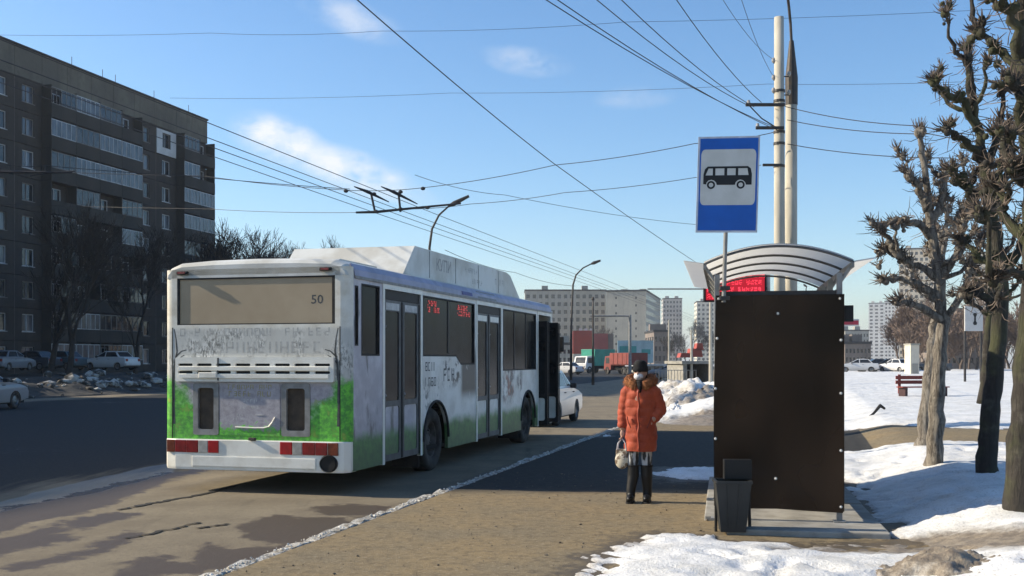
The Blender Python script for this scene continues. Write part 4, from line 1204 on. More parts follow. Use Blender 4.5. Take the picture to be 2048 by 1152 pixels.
# ------------------------------------------------------------------ litter bin in front of the shelter
M['bin'] = mk('bin_plastic', (0.017, 0.019, 0.020), (0.026, 0.027, 0.027), 5, .55)
bp = G(1470, 1072, 0)
binr = thing('litter_bin', 'dark grey tapered litter bin with black hood beside the shelter panel', 'bin', (bp.x, bp.y + .13, .0), -.08)
def taper(w0, w1, d0, d1, z0, z1, th=.012):
    mb = MB()
    o = lambda w, d, z: [(-w, -d, z), (w, -d, z), (w, d, z), (-w, d, z)]
    vs = o(w0, d0, z0) + o(w1, d1, z1) + o(w1 - th, d1 - th, z1) + o(w0 - th, d0 - th, z0 + th)
    fs = [(3, 2, 1, 0)] + [(i, (i + 1) % 4, 4 + (i + 1) % 4, 4 + i) for i in range(4)] + [(4 + i, 4 + (i + 1) % 4, 8 + (i + 1) % 4, 8 + i) for i in range(4)]
    fs += [(8 + i, 8 + (i + 1) % 4, 12 + (i + 1) % 4, 12 + i) for i in range(4)] + [(12, 13, 14, 15)]
    return mb.add(vs, fs)
taper(.115, .165, .10, .13, .03, .50).build('body', M['bin'], binr)
MB().slab(rrect(-.175, .175, -.14, .14, .02, 3), [rrect(-.15, .15, -.115, .115, .02, 3)], lambda a, b, d: Vector((a, b, d)), .485, .512).build('rim', M['bin'], binr)
hood = MB()
hood.bbox(-.075, .185, .0, .115, .512, .70, .008)
hood.build('hood', M['black'], binr)
for sx in (-1, 1):
    MB().slab([(sx * .03, .08), (sx * .045, .08), (sx * .065, .48), (sx * .05, .48)], [], lambda a, b, d: Vector((a, -.101 - .03 * (b - .03) / .47 + d, b)), -.008, .004).build('rib', M['bin'], binr)
MB().tube([(.18, .11, 0.0), (.17, .12, .35), (.15, .12, .48)], .016, 6).build('stand', M['black'], binr)
MB().tube([(-.14, .12, 0.0), (-.14, .12, .35), (-.14, .12, .48)], .014, 6).build('stand', M['black'], binr)

# ------------------------------------------------------------------ arrivals display on a white post behind the shelter
LY = 18.5
a_, b_ = P(1407, 538, LY), P(1531, 604, LY)
disp = thing('arrivals_display', 'red dot-matrix arrivals display on a white post behind the bus shelter', 'display', (P(1537, 600, LY).x, LY, 0), 0)
MB().cyl((0, .06, -.02), (0, .06, 3.3), .045, 12).build('post', M['white_paint'], disp)
w_ = a_.x - disp.location.x; e_ = b_.x - disp.location.x
hs = MB().bbox(w_, e_, -.06, .05, b_.z, a_.z, .01).build('housing', M['black'], disp)
MB().box(e_ - .02, 0, .02, .05, b_.z + .2, b_.z + .26).build('arm', M['dark_steel'], hs)
rnd = random.Random(9)
mb = MB(); mbg = MB()
W2 = e_ - w_; H2 = a_.z - b_.z
mbg.box(w_ + .03, e_ - .03, -.066, -.061, b_.z + .03, a_.z - .03)
mbg.build('glow_field', mk_emit('led_field', (1.0, 0.02, 0.05), .33), hs)
rows = 4; px_ = .0135
for r_ in range(rows):
    z0 = a_.z - .05 - (r_ + 1) * (H2 - .08) / rows + .02
    c_ = 0.0
    x = w_ + .05
    while x < e_ - .08:
        if rnd.random() < .14: x += .06; continue
        for i in range(4):
            for j in range(6):
                if rnd.random() < .55:
                    mb.box(x + i * px_, x + i * px_ + .0115, -.0695, -.068, z0 + j * px_, z0 + j * px_ + .0115)
        x += .067
tag(mb.build('lit_dots', M['led_red'], hs), kind='stuff')

# ------------------------------------------------------------------ twin concrete poles
PY = 24.0
def pole(px_b, px_t, py_t, w_b, w_t, label, y):
    b = P(px_b, 600, y); t_ = P(px_t, py_t, y)
    o = thing('utility_pole', label, 'pole', (b.x, y, -.05), 0, 'concrete poles behind the shelter')
    rb, rt = w_b / 2 / F * y, w_t / 2 / F * y
    dx = t_.x - b.x
    MB().tube([(0, 0, 0), (dx * .4, 0, t_.z * .4), (dx, 0, t_.z)], [rb * 1.04, (rb + rt) / 2, rt], 20).build('shaft', M['pole_concrete'], o, smooth=True)
    return o, t_.z, dx, rt
p1, z1, dx1, r1 = pole(1560, 1558, 30, 25, 19, 'slim concrete pole with cross arms and a flat top', PY)
p2, z2, dx2, r2 = pole(1580, 1583, 150, 30, 22, 'stout concrete pole with black sleeve and curved lamp pipe', PY + .25)
def zpx(py): return CAMZ - (py - HOR) / F * PY + .05
MB().tube([(dx2, 0, zpx(205)), (dx2, 0, zpx(150)), (dx2 + .0, 0, zpx(75))], [r2 * 1.12, r2 * 1.15, .05], 14).build('sleeve', M['dark_steel'], p2)
k_ = PY / F
MB().tube([(dx2, 0, zpx(80)), (dx2 - 2 * k_, 0, zpx(40)), (dx2 - 8 * k_, -.1, zpx(5)), (dx2 - 22 * k_, -.4, zpx(-40)), (dx2 - 60 * k_, -1.0, zpx(-75)), (dx2 - 110 * k_, -1.7, zpx(-88))], .032, 8).build('lamp_pipe', M['dark_steel'], p2)
MB().bbox(dx2 - 150 * k_, dx2 - 105 * k_, -2.5, -1.65, zpx(-84), zpx(-97), .03).build('lamp_head', M['grey_paint'], p2)
for py in (180, 200, 262, 285, 330):
    MB().tube([(dx1 * .8, 0, zpx(py + 5)), (dx1 * .8, 0, zpx(py))], r1 * 1.22, 14).build('band', M['dark_steel'], p1)
MB().bbox(-72 * k_, 6 * k_, -.20, -.13, zpx(216), zpx(210), .01).build('cross_arm', M['dark_steel'], p1)
MB().bbox(-52 * k_, 4 * k_, -.20, -.14, zpx(262), zpx(256), .01).build('cross_arm', M['dark_steel'], p1)
MB().tube([(-66 * k_, -.16, zpx(213)), (-40 * k_, -.16, zpx(240)), (-8 * k_, -.16, zpx(260))], .014, 6).build('brace', M['dark_steel'], p1)
MB().bbox(-38 * k_, 0, -.18, -.13, zpx(335), zpx(330), .008).build('cross_arm', M['dark_steel'], p1)
for (x, py) in ((-13, 118), (-13, 152), (-13, 178), (18, 145), (18, 182), (-66, 206), (-48, 252)):
    yy = -.16 if x < -20 else 0
    MB().tube([(x * k_, yy, zpx(py + 8)), (x * k_, yy, zpx(py + 4)), (x * k_, yy, zpx(py - 2))], [.02, .045, .03], 10).build('insulator', M['clear_lens'], p1)
    if yy == 0: MB().tube([(x * k_, 0, zpx(py + 8)), (dx1 * .8, 0, zpx(py + 8))], .014, 6).build('pin', M['dark_steel'], p1)
# ------------------------------------------------------------------ person in the orange coat
PYY = 12.66
pp = Vector(((1281 - CX) / F * PYY, PYY, 0.004))
M_person = None
person = thing('person', 'person in long orange down coat, black hat and boots holding a small bag', 'person', pp, math.radians(-14))
# local frame: facing -y, the hand with the bag on -x
M['skin'] = mk('skin', (0.52, 0.33, 0.25), (0.45, 0.27, 0.20), 9, .55)
def coat_mat():
    t = NT('down_coat'); n = t.noise(7, 5, .6); n2 = t.noise(30, 3, .6)
    t.set('Base Color', t.mix(t.ramp(n, .3, .7), (0.43, 0.080, 0.034), (0.31, 0.05, 0.022))); t.set('Roughness', .68); t.set('Specular IOR Level', .25); t.set('Sheen Weight', .15)
    t.bump(t.m('ADD', n, t.m('MULTIPLY', n2, .3)), .5, .02)
    return t.mat
M['coat'] = coat_mat()
M['fur'] = mk('fur', (0.30, 0.115, 0.04), (0.17, 0.06, 0.022), 30, .9, .6, 90)
M['hat'] = mk('hat', (0.008, 0.008, 0.009), (0.014, 0.013, 0.014), 30, .9, .4, 120)
M['boot'] = mk('boot', (0.010, 0.010, 0.011), None, 9, .5)
M['mask'] = mk('mask', (0.68, 0.69, 0.72), None, 9, .7)
def leg_mat():
    t = NT('patterned_leggings'); n = t.noise(16, 3, .6, t.co(scale=(1, 1, .25)))
    t.set('Base Color', t.mix(t.ramp(n, .46, .54), (0.50, 0.51, 0.52), (0.03, 0.032, 0.035))); t.set('Roughness', .8)
    return t.mat
M['leggings'] = leg_mat()
b = MB()
# legs: the right one slightly ahead
legs = {-1: [(-.075, .01, .84), (-.088, -.03, .46), (-.115, -.05, .085)], 1: [(.075, .01, .84), (.078, -.01, .46), (.085, .01, .085)]}
for s_, pts in legs.items():
    b.tube([pts[0], pts[1], pts[2]], [.085, .056, .038], 12)
    b.ell(pts[1], .057); b.ell((pts[2][0], pts[2][1] - .06, .045), (.04, .12, .04))
b.ell((0, .01, .88), (.155, .105, .12)); b.tube([(0, 0, .86), (0, .0, 1.05), (0, .005, 1.22), (0, .01, 1.33)], [.135, .12, .145, .10], 14)
for s_ in (-1, 1): b.ell((s_ * .155, .01, 1.29), (.062, .06, .06))
b.tube([(0, .01, 1.30), (0, .0, 1.42)], [.055, .05], 12)
hd = Matrix.Rotation(math.radians(-14), 4, 'Z')
head_c = Vector((0, -.01, 1.495))
b.ell(head_c, (.075, .092, .108), 16, 12); b.ell(head_c + hd @ Vector((0, -.035, -.055)), (.052, .055, .055))
b.ell(head_c + hd @ Vector((0, -.098, -.01)), (.013, .018, .024)); 
for s_ in (-1, 1): b.ell(head_c + hd @ Vector((s_ * .078, .005, -.005)), (.010, .02, .03)); 
# arm on -x hangs and carries the bag; the other bends, hand in the pocket
aR = [(-.165, .01, 1.29), (-.215, .015, 1.05), (-.225, -.03, .83)]
aL = [(.165, .01, 1.29), (.25, .05, 1.07), (.165, -.075, .95)]
for A in (aR, aL):
    b.tube(A, [.052, .043, .030], 10); b.ell(A[1], .043)
def hand(bb, w, d, side, right, curl):
    """palm, four fingers of unequal length, thumb on the side"""
    d = Vector(d).normalized(); right = Vector(right).normalized(); n_ = d.cross(right).normalized() * side
    bb.ell(Vector(w) + d * .045, (.032, .018, .045))
    for k, ln in enumerate((.062, .070, .066, .052)):
        o0 = Vector(w) + d * .08 + right * (-.026 + .0175 * k)
        k1 = o0 + (d * math.cos(curl * .5) + n_ * math.sin(curl * .5)) * ln * .5
        k2 = k1 + (d * math.cos(curl * 1.3) + n_ * math.sin(curl * 1.3)) * ln * .38
        bb.tube([o0, k1, k2], [.0095, .009, .007], 8)
    t0 = Vector(w) + d * .035 - right * .03
    bb.tube([t0, t0 - right * .022 + d * .025 + n_ * .012, t0 - right * .018 + d * .052 + n_ * .022], [.012, .010, .008], 8)
hand(b, aR[2], (0, -.1, -1), 1, (0, -1, .1), 1.2)
hand(b, aL[2], (-.75, .1, -.65), 1, (.2, -.6, .6), .5)
body = remesh(b, 'body', M['skin'], .0075, 2, person)
# coat: quilted rings, sleeves fused in
c = MB(); n = 40; vs, fs = [], []
ringz = [.585 + (1.375 - .585) * k / 64 for k in range(65)]
for z in ringz:
    t_ = (z - .585) / .79
    rx = np.interp(t_, [0, .15, .45, .62, .85, .95, 1], [.205, .205, .192, .195, .205, .17, .10])
    ry = np.interp(t_, [0, .15, .45, .62, .85, .95, 1], [.160, .160, .150, .155, .145, .12, .085])
    ph = ((z - .60) / .098) % 1.0
    puff = .012 * (abs(math.sin(math.pi * ph)) ** .6) - .008
    for k in range(n):
        a = 2 * math.pi * k / n
        w = .006 * math.sin(3 * a + z * 9) + .004 * math.sin(7 * a - z * 23)
        vs.append(((rx + puff + w) * math.cos(a), .01 + (ry + puff + w) * math.sin(a), z))
for j in range(len(ringz) - 1):
    for k in range(n): fs.append((j * n + k, j * n + (k + 1) % n, (j + 1) * n + (k + 1) % n, (j + 1) * n + k))
fs += [tuple(range(n)), tuple((len(ringz) - 1) * n + k for k in range(n))]
c.add(vs, fs)
for A, e in ((aR, .96), (aL, .93)):
    A = [Vector(p) for p in A]; pts, rad = [], []
    for i in range(41):
        t_ = i / 40 * e
        p = A[0].lerp(A[1], t_ * 2) if t_ < .5 else A[1].lerp(A[2], (t_ - .5) * 2)
        pts.append(p); rad.append(np.interp(t_, [0, .5, .9, 1], [.082, .076, .064, .050]) + .011 * abs(math.sin(math.pi * i / 6.7)) ** .6 - .006)
    c.tube(pts, rad, 18)
c.ell((-.15, .01, 1.285), (.085, .085, .075)); c.ell((.15, .01, 1.285), (.085, .085, .075))
coat = remesh(c, 'coat', M['coat'], .010, 1, person)
zp = []
for k in range(22):
    z = .60 + .70 * k / 21
    zp.append(Vector((-.005 + .008 * math.sin(k * .9), -.165 + .004 * math.sin(k * 1.7) + max(0, z - 1.2) * .15, z)))
MB().tube(zp, .014, 8).build('zip_placket', mk('placket', (.40, .075, .04), None, 20, .5), coat, smooth=True)
for sx in (-1, 1):
    MB().tube([(sx * .10, -.165, .86), (sx * .135, -.15, .93), (sx * .15, -.14, .99)], .007, 6).build('pocket_seam', mk('seam', (.22, .035, .018), None, 20, .6), coat)
# fur trimmed hood lying round the neck
f = MB(); r = random.Random(2)
ringp = [Vector((.155 * math.sin(a), .02 - .125 * math.cos(a), 1.345 + .055 * (1 - math.cos(a)) * .6 + (.02 if abs(math.sin(a)) > .5 else 0))) for a in [2 * math.pi * k / 26 for k in range(26)]]
for p in ringp[2:25]: f.ell(p, (.058 + r.uniform(-.008, .012), .055, .062), 10, 7)
fur = remesh(f, 'fur_collar', M['fur'], .012, 1, person)
t_ = MB()
for k in range(900):
    p = r.choice(ringp[2:25]); d = Vector((r.gauss(0, 1), r.gauss(0, 1), r.gauss(0, 1))).normalized()
    q = p + d * .058; e = q + (d + Vector((0, 0, -.3))).normalized() * r.uniform(.02, .045)
    s_ = d.orthogonal().normalized() * .004
    t_.add([q - s_, q + s_, e], [(0, 1, 2)])
o = t_.build('fur_hair', M['fur'], fur, fixn=False); tag(o, kind='stuff')
h_ = MB(); h_.ell((0, .085, 1.29), (.16, .085, .13), 16, 10); h_.ell((0, .10, 1.22), (.13, .07, .12), 14, 8)
remesh(h_, 'hood', M['coat'], .014, 3, person)
# hat, mask, scarf, hair
hm = MB(); prof = []
for k in range(11):
    a = math.pi / 2 * k / 10
    prof.append((.094 * math.cos(a) ** .55 + .002, .10 * math.sin(a) + .028))
Hm = Matrix.Translation(head_c) @ hd
hm.lathe([(.080, .012), (.098, .010), (.102, .03), (.100, .058), (.097, .062)] + [(p[0], p[1] + .03) for p in prof[1:]] + [(.0, .158)], Hm @ Matrix.Diagonal((.93, 1.08, .92, 1)), 24)
hm.build('hat', M['hat'], person, smooth=True)
mk_ = MB(); mk_.ell(head_c + hd @ Vector((0, -.062, -.045)), (.062, .052, .045), 16, 10, M=hd.to_3x3())
mk_.build('face_mask', M['mask'], person, smooth=True)
for s_ in (-1, 1):
    MB().ell(head_c + hd @ Vector((s_ * .028, -.086, .008)), (.011, .006, .006), 10, 6).build('eye', M['boot'], person)
    MB().tube([head_c + hd @ Vector((s_ * .055, -.06, -.03)), head_c + hd @ Vector((s_ * .08, .0, .0))], .003, 5).build('mask_loop', M['mask'], person)
sc_ = MB(); sc_.tube([(.075 * math.sin(a), -.01 - .078 * math.cos(a), 1.392 - .015 * math.cos(a)) for a in [2 * math.pi * k / 18 for k in range(19)]], .032, 10)
sc_.tube([(0, -.095, 1.39), (.01, -.125, 1.33), (.01, -.14, 1.26)], [.04, .035, .012], 10)
remesh(sc_, 'scarf', M['hat'], .012, 2, person)
hr = MB(); hr.ell(head_c + Vector((.03, .045, -.03)), (.065, .06, .10), 14, 10); hr.build('hair', mk('hair', (.02, .014, .010), None, 40, .6), person, smooth=True)
# leggings and boots
for s_, pts in legs.items():
    MB().tube([pts[0], (pts[0][0] * .5 + pts[1][0] * .5, pts[1][1] * .5 + pts[0][1] * .5, .65), (pts[1][0], pts[1][1], .46), (pts[1][0], pts[1][1], .36)], [.092, .079, .064, .060], 14).build('leggings', M['leggings'], person, smooth=True)
    bt = MB(); x, y = pts[2][0], pts[2][1]
    bt.tube([(pts[1][0], pts[1][1], .425), (pts[1][0], pts[1][1] + .005, .30), (x, y + .005, .14), (x, y, .06)], [.074, .074, .058, .056], 14)
    bt.ell((x, y - .075, .048), (.050, .120, .045), 14, 8); bt.ell((x, y + .02, .045), (.048, .06, .045), 12, 8)
    bt.box(x - .042, x + .042, y - .16, y + .07, .004, .03); 
    bo = remesh(bt, 'boot', M['boot'], .010, 2, person)
    MB().slab(rrect(x - .047, x + .047, y - .185, y + .075, .04, 4), [], lambda a, b_, d: Vector((a, b_, d)), -.004, .012).build('sole', M['dark_rubber'], bo)
    MB().tube([(pts[1][0] + .075 * math.cos(a), pts[1][1] + .075 * math.sin(a), .42) for a in [2 * math.pi * k / 14 for k in range(15)]], .009, 6).build('cuff', M['hat'], bo)
person.scale = (.92, .94, 1.0)
# the small bag in the hand: a thing of its own
bpy.context.view_layer.update()
hw = person.matrix_basis @ Vector((-.228, -.045, .735))
bag = thing('carrier_bag', 'small pale patterned bag hanging from the hand of the person in orange', 'bag', hw + Vector((0, 0, -.36)), math.radians(-20))
def bag_mat():
    t = NT('bag_print'); f_ = t.ramp(t.noise(15, 3, .6), .48, .56)
    c_ = t.mix(f_, (.62, .56, .44), (.16, .11, .07)); t.set('Base Color', t.mix(t.ramp(t.noise(6, 3, .6), .55, .62), c_, (.75, .74, .70))); t.set('Roughness', .5)
    return t.mat
bg_ = MB(); rr_ = random.Random(5)
bg_.ell((0, 0, .10), (.085, .040, .10), 16, 12); bg_.box(-.07, .07, -.02, .02, .13, .235)
remesh(bg_, 'bag_body', bag_mat(), .008, 3, bag)
for y in (-.018, .018):
    MB().tube([(-.055, y, .225), (-.045, y, .30), (0, y * .3, .355), (.045, y, .30), (.055, y, .225)], .006, 6).build('bag_handle', M['mask'], bag)
# ------------------------------------------------------------------ pollarded limes along the pavement
def bark_mat(name, c1, c2, moss_shade=0.0):
    t = NT(name); n1 = t.noise(24, 6, .75, t.co(scale=(1, 1, .16)), .6); n2 = t.noise(3.5, 5, .65)
    c = t.mix(t.ramp(n1, .38, .62), c1, c2)
    c = t.mix(t.m('MULTIPLY', t.ramp(n2, .50, .68), .5), c, (.28, .26, .22))
    if moss_shade: c = t.mix(.6, c, (.03, .025, .02))  # bark darkened all over: shade on these trunks put into the colour
    if moss_shade: c = t.mix(t.m('MULTIPLY', t.ramp(t.noise(1.3, 4, .6), .45, .6), moss_shade), c, (.09, .10, .035))
    t.set('Base Color', c); t.set('Roughness', .9)
    t.bump(n1, 1.0, .04)
    return t.mat
M['bark_pale'] = bark_mat('lime_bark_pale', (.30, .265, .22), (.085, .07, .055))
M['bark_dark'] = bark_mat('lime_bark_dark', (.055, .046, .036), (.022, .018, .015), .5)
M['twig'] = mk('lime_twig', (.15, .115, .09), (.085, .066, .052), 5, .85)
def wob(pts, r, amt, sub=4):
    """adds crooked in-between points to a limb"""
    out = []
    for a, b_ in zip(pts, pts[1:]):
        for i in range(sub):
            t = i / sub
            p = a.lerp(b_, t)
            if i: p = p + Vector((r.gauss(0, amt), r.gauss(0, amt), r.gauss(0, amt * .7)))
            out.append(p)
    out.append(pts[-1])
    return out
def twig(mb, p, d, ln, r, rad=.006):
    d = d.normalized()
    k1 = p + d * ln * .5 + Vector((r.gauss(0, 1), r.gauss(0, 1), r.gauss(0, 1))) * ln * .06
    k2 = k1 + (d + Vector((r.gauss(0, .25), r.gauss(0, .25), .25 + r.gauss(0, .2)))).normalized() * ln * .5
    mb.tube([p, k1, k2], [rad, rad * .8, rad * .35], 3, caps=False)
def knuckle(mt, mw, p, d, r, n=22, size=.05, ln=.24):
    mt.ell(p, (size * r.uniform(.8, 1.2), size * r.uniform(.8, 1.2), size * r.uniform(.8, 1.3)), 7, 5)
    mt.ell(p + Vector((r.gauss(0, .03), r.gauss(0, .03), r.gauss(0, .03))), size * .8, 6, 4)
    for k in range(n):
        v = (d.normalized() * .7 + Vector((r.gauss(0, .75), r.gauss(0, .75), .35 + r.gauss(0, .65))))
        twig(mw, p + v.normalized() * size * .7, v, ln * r.uniform(.35, .95), r, .0075)
def pollard(label, Y, trunk, limbs, rb, seed, bark, extra=10, dense=260):
    r = random.Random(seed)
    base = Vector(GT(*trunk[0])) if Y is None else P(trunk[0][0], trunk[0][1], Y)
    Y = base.y
    root = thing('lime_tree', label, 'tree', base - Vector((0, 0, .06)), 0, 'pollarded trees beside the pavement')
    L = lambda q, dy=0.0: P(q[0], q[1], Y + dy) - root.location
    mt, mw = MB(), MB()
    tp = [L(q) for q in trunk]; tp[0].z = 0.0
    n = len(tp)
    rad = []
    for i in range(n):
        t = i / (n - 1)
        rad.append(rb * .78 * (1.0 - .72 * t ** .9))
    tw = wob(tp, r, .012, 5)
    rw = [float(np.interp(i, np.linspace(0, len(tw) - 1, n), rad)) * r.uniform(.94, 1.06) for i in range(len(tw))]
    rw[0] *= 1.35; rw[1] *= 1.12
    mt.tube(tw, rw, 14)
    def limb(pts, r0, kn=True):
        q = wob(pts, r, .022, 4)
        rr = [r0 * (1 - .55 * i / (len(q) - 1)) * r.uniform(.85, 1.2) for i in range(len(q))]
        mt.tube(q, rr, 7)
        for i in range(2, len(q) - 1):
            if r.random() < .32:
                d = Vector((r.gauss(0, 1), r.gauss(0, 1), .6)).normalized()
                knuckle(mt, mw, q[i] + d * rr[i], d, r, 11, r0 * .9, .13)
        if kn:
            e = (q[-1] - q[-3])
            knuckle(mt, mw, q[-1], e, r, 30, max(.05, r0 * 1.05), .18)
            for s_ in range(2):
                o = Vector((r.gauss(0, .06), r.gauss(0, .06), r.gauss(.03, .06)))
                knuckle(mt, mw, q[-1] + o, e + o * 5, r, 14, .04, .15)
        return q
    allq = list(tw[len(tw) // 2:])
    for i, pl in enumerate(limbs):
        dy = r.uniform(-.5, .5)
        m = len(pl) - 1
        pts = [L(q, dy * k / m) for k, q in enumerate(pl)]
        allq += limb(pts, .052 + .014 * r.random())
    # crooked side limbs that the drawing above does not list
    for k in range(int(extra * .6)):
        b0 = r.choice(allq)
        if b0.z < 2.0: continue
        a = r.uniform(0, 6.28); d = Vector((math.cos(a), math.sin(a), r.uniform(.2, 1.2))).normalized()
        ln = r.uniform(.3, .75)
        p1 = b0 + d * ln * .5 + Vector((0, 0, r.uniform(-.05, .1))); p2 = p1 + (d * .6 + Vector((0, 0, .7))).normalized() * ln * .55
        limb([b0, p1, p2], .032)
    knuckle(mt, mw, tw[-1], Vector((0, 0, 1)), r, 34, .07, .2)
    # epicormic shoots
    ups = [p for p in allq if p.z > 1.75]
    for k in range(int(dense * .45)):
        p = r.choice(ups) + Vector((r.gauss(0, .05), r.gauss(0, .05), r.gauss(0, .05)))
        twig(mw, p, Vector((r.gauss(0, 1), r.gauss(0, 1), r.gauss(.1, .7))), r.uniform(.10, .34), r, .006)
    mt.build('trunk', bark, root, smooth=True, fixn=False)
    mw.build('crown', M['twig'], root, smooth=False, fixn=False)
    return root
pollard('pollarded lime tree with pale flaking bark standing next to the snow path', None,
        [(1868, 940), (1872, 860), (1876, 760), (1884, 660), (1880, 570), (1866, 480), (1856, 410), (1850, 340), (1840, 265)],
        [[(1868, 480), (1830, 445), (1795, 438), (1756, 452)], [(1878, 560), (1835, 530), (1800, 512), (1768, 500)], [(1800, 512), (1778, 485), (1765, 462)],
         [(1882, 600), (1840, 570), (1802, 556), (1766, 558)], [(1856, 420), (1836, 380), (1818, 350)], [(1862, 450), (1886, 395), (1892, 345)], [(1880, 560), (1920, 500), (1930, 440)],
         [(1884, 640), (1925, 590), (1940, 540)], [(1884, 640), (1830, 610), (1800, 600)]], .150, 11, M['bark_pale'], 12, 420)
pollard('leaning dark lime tree with mossy trunk between two thicker limes', None,
        [(1970, 958), (1976, 880), (1986, 780), (1998, 660), (2003, 570), (1994, 470), (1978, 380), (1960, 290), (1945, 200), (1936, 120)],
        [[(1965, 320), (1935, 285), (1892, 258)], [(1955, 260), (1930, 200), (1900, 195), (1866, 162)], [(1945, 210), (1940, 150), (1936, 95)], [(1990, 450), (1950, 420), (1925, 370), (1905, 340)],
         [(2000, 540), (1950, 510), (1920, 480)], [(1985, 400), (2020, 330), (2030, 260)], [(2000, 560), (2040, 500), (2060, 430)], [(1975, 340), (2000, 250), (2005, 180)], [(2000, 620), (1960, 590), (1935, 585)]], .165, 23, M['bark_dark'], 16, 620)
pollard('thickest dark lime tree rising beside the heap of brown soil', None,
        [(2042, 1036), (2044, 930), (2050, 800), (2062, 640), (2070, 480), (2064, 330), (2052, 190), (2044, 60), (2046, -60), (2052, -160)],
        [[(2060, 260), (2030, 130), (1998, 100), (1960, 66)], [(2050, 130), (2020, 40), (1995, -20)], [(2066, 400), (2020, 330), (2002, 260)], [(2070, 500), (2015, 440), (1990, 380)], [(2064, 330), (2110, 230), (2130, 120)],
         [(2050, 100), (2075, 0), (2090, -90)], [(2068, 560), (2020, 540), (1985, 560)], [(2046, -20), (2010, -60), (1985, -110)], [(2060, 300), (2035, 220), (2030, 170)]], .185, 37, M['bark_dark'], 18, 620)
pollard('pollarded lime tree right behind the pale barked one', None,
        [(1846, 900), (1852, 820), (1862, 720), (1872, 640), (1880, 560), (1890, 480), (1896, 420)],
        [[(1880, 560), (1915, 500), (1920, 450)], [(1888, 490), (1865, 440), (1860, 400)], [(1876, 600), (1840, 575), (1825, 540)], [(1890, 470), (1930, 430), (1945, 390)]], .155, 41, M['bark_pale'], 14, 420)
pollard('slim dark lime tree standing in the open snow past the path', 23.0,
        [(1968, 800), (1972, 740), (1976, 660), (1982, 590), (1990, 520), (1996, 450)],
        [[(1984, 590), (1945, 555), (1925, 520)], [(1990, 530), (2025, 490), (2035, 440)], [(1980, 620), (2020, 590), (2040, 560)], [(1978, 630), (1935, 600), (1905, 590)], [(1996, 460), (1970, 420), (1960, 380)]], .15, 53, M['bark_dark'], 20, 700)

# ------------------------------------------------------------------ ordinary bare trees
M['bark_grey'] = mk('bark_grey', (.13, .11, .09), (.08, .068, .055), 3, .9)
M['twig_grey'] = mk('twig_grey', (.15, .125, .105), (.09, .075, .062), 3, .9)
M['bark_street'] = mk('bark_street', (.035, .030, .025), (.022, .018, .015), 3, .9)
M['twig_street'] = mk('twig_street', (.035, .029, .024), (.022, .018, .015), 3, .9)
M['bark_brown'] = mk('bark_brown', (.15, .11, .085), (.09, .07, .055), 3, .9)
M['twig_brown'] = mk('twig_brown', (.19, .135, .105), (.13, .095, .075), 3, .9)
def bare_tree_meshes(seed, H, spread, depth=5, bark='bark_street', tw='twig_street', rb=.2, thick=.02, first=.28):
    r = random.Random(seed); mt, mw = MB(), MB()
    def grow(p, d, ln, rad, lev):
        q = [p]; n = 4
        for i in range(n):
            d = (d + Vector((r.gauss(0, .13), r.gauss(0, .13), r.gauss(.05, .08)))).normalized()
            q.append(q[-1] + d * ln / n)
        r1 = rad * .62
        (mt if lev < 2 else mw).tube(q, [rad + (r1 - rad) * i / n for i in range(n + 1)], 7 if lev == 0 else 4 if lev < 3 else 3, caps=False)
        if lev >= depth: return
        k = 2 if lev == 0 else 3
        for i in range(k + (2 if lev in (1, 2, 3) else 1)):
            t = q[-1] if i < k - 1 else q[r.randint(1, n)]
            a = r.uniform(0, 6.28); tilt = r.uniform(.3, .85) * spread
            s_ = d.orthogonal().normalized(); s2 = d.cross(s_)
            nd = (d * math.cos(tilt) + (s_ * math.cos(a) + s2 * math.sin(a)) * math.sin(tilt) + Vector((0, 0, .18))).normalized()
            grow(t, nd, ln * r.uniform(.52, .80), max(r1 * r.uniform(.55, .85), thick), lev + 1)
    grow(Vector((0, 0, 0)), Vector((0, 0, 1)), H * first, rb, 0)
    zmax = max(max(v[2] for v in mt.v), max(v[2] for v in mw.v)); k = H / zmax
    mt.v = [(v[0] * k, v[1] * k, v[2] * k) for v in mt.v]; mw.v = [(v[0] * k, v[1] * k, v[2] * k) for v in mw.v]
    return mt.mesh('trunk', M[bark], True, False), mw.mesh('crown', M[tw], False, False)
def place_tree(mes, label, loc, rz, s, group, name='bare_tree'):
    o = thing(name, label, 'tree', loc, rz, group)
    for me, nm in zip(mes, ('trunk', 'crown')):
        c = link_mesh(nm, me, o); c.scale = (s, s, s)
    return o
T1 = [bare_tree_meshes(s, 12, .85, 5, thick=.013, rb=.16) for s in (1, 2, 3)]
vz = lambda v: float(ROAD_Z + .03 + .55 * smooth01((-v - 33.5) / 9))
for i, (u, v, s, k) in enumerate(((62, -47, 1.0, 0), (74, -50, 1.0, 1), (81, -46, .85, 2), (87, -51, 1.15, 0), (93, -48, 1.0, 1), (99, -52, 1.3, 2), (103, -46, 1.15, 0), (68, -53, 1.0, 2))):
    order_ = ('eighth', 'sixth', 'fifth', 'fourth', 'third', 'second', 'first', 'seventh')[i]
    place_tree(T1[k], order_ + ' dark bare verge tree counted from the far gable of the apartment block', U(u, v, vz(v) - .05), i * 1.7, s, 'bare trees before the apartment block')
T2 = [bare_tree_meshes(s, 17, .8, 6, 'bark_grey', 'twig_grey', rb=.22, thick=.022) for s in (11, 12)]
for i, (px, Y, H, k) in enumerate(((440, 135, 17, 0), (492, 140, 17, 1), (548, 138, 16.5, 0), (592, 145, 14.5, 1), (465, 150, 17.5, 1), (520, 150, 18, 0))):
    place_tree(T2[k], ('first', 'third', 'fifth', 'sixth', 'second', 'fourth')[i] + ' tall bare tree past the apartment block gable, counted from the gable', ((px - CX) / F * Y, Y, -.1), i * 2.1, H / 17, 'bare trees past the apartment block')
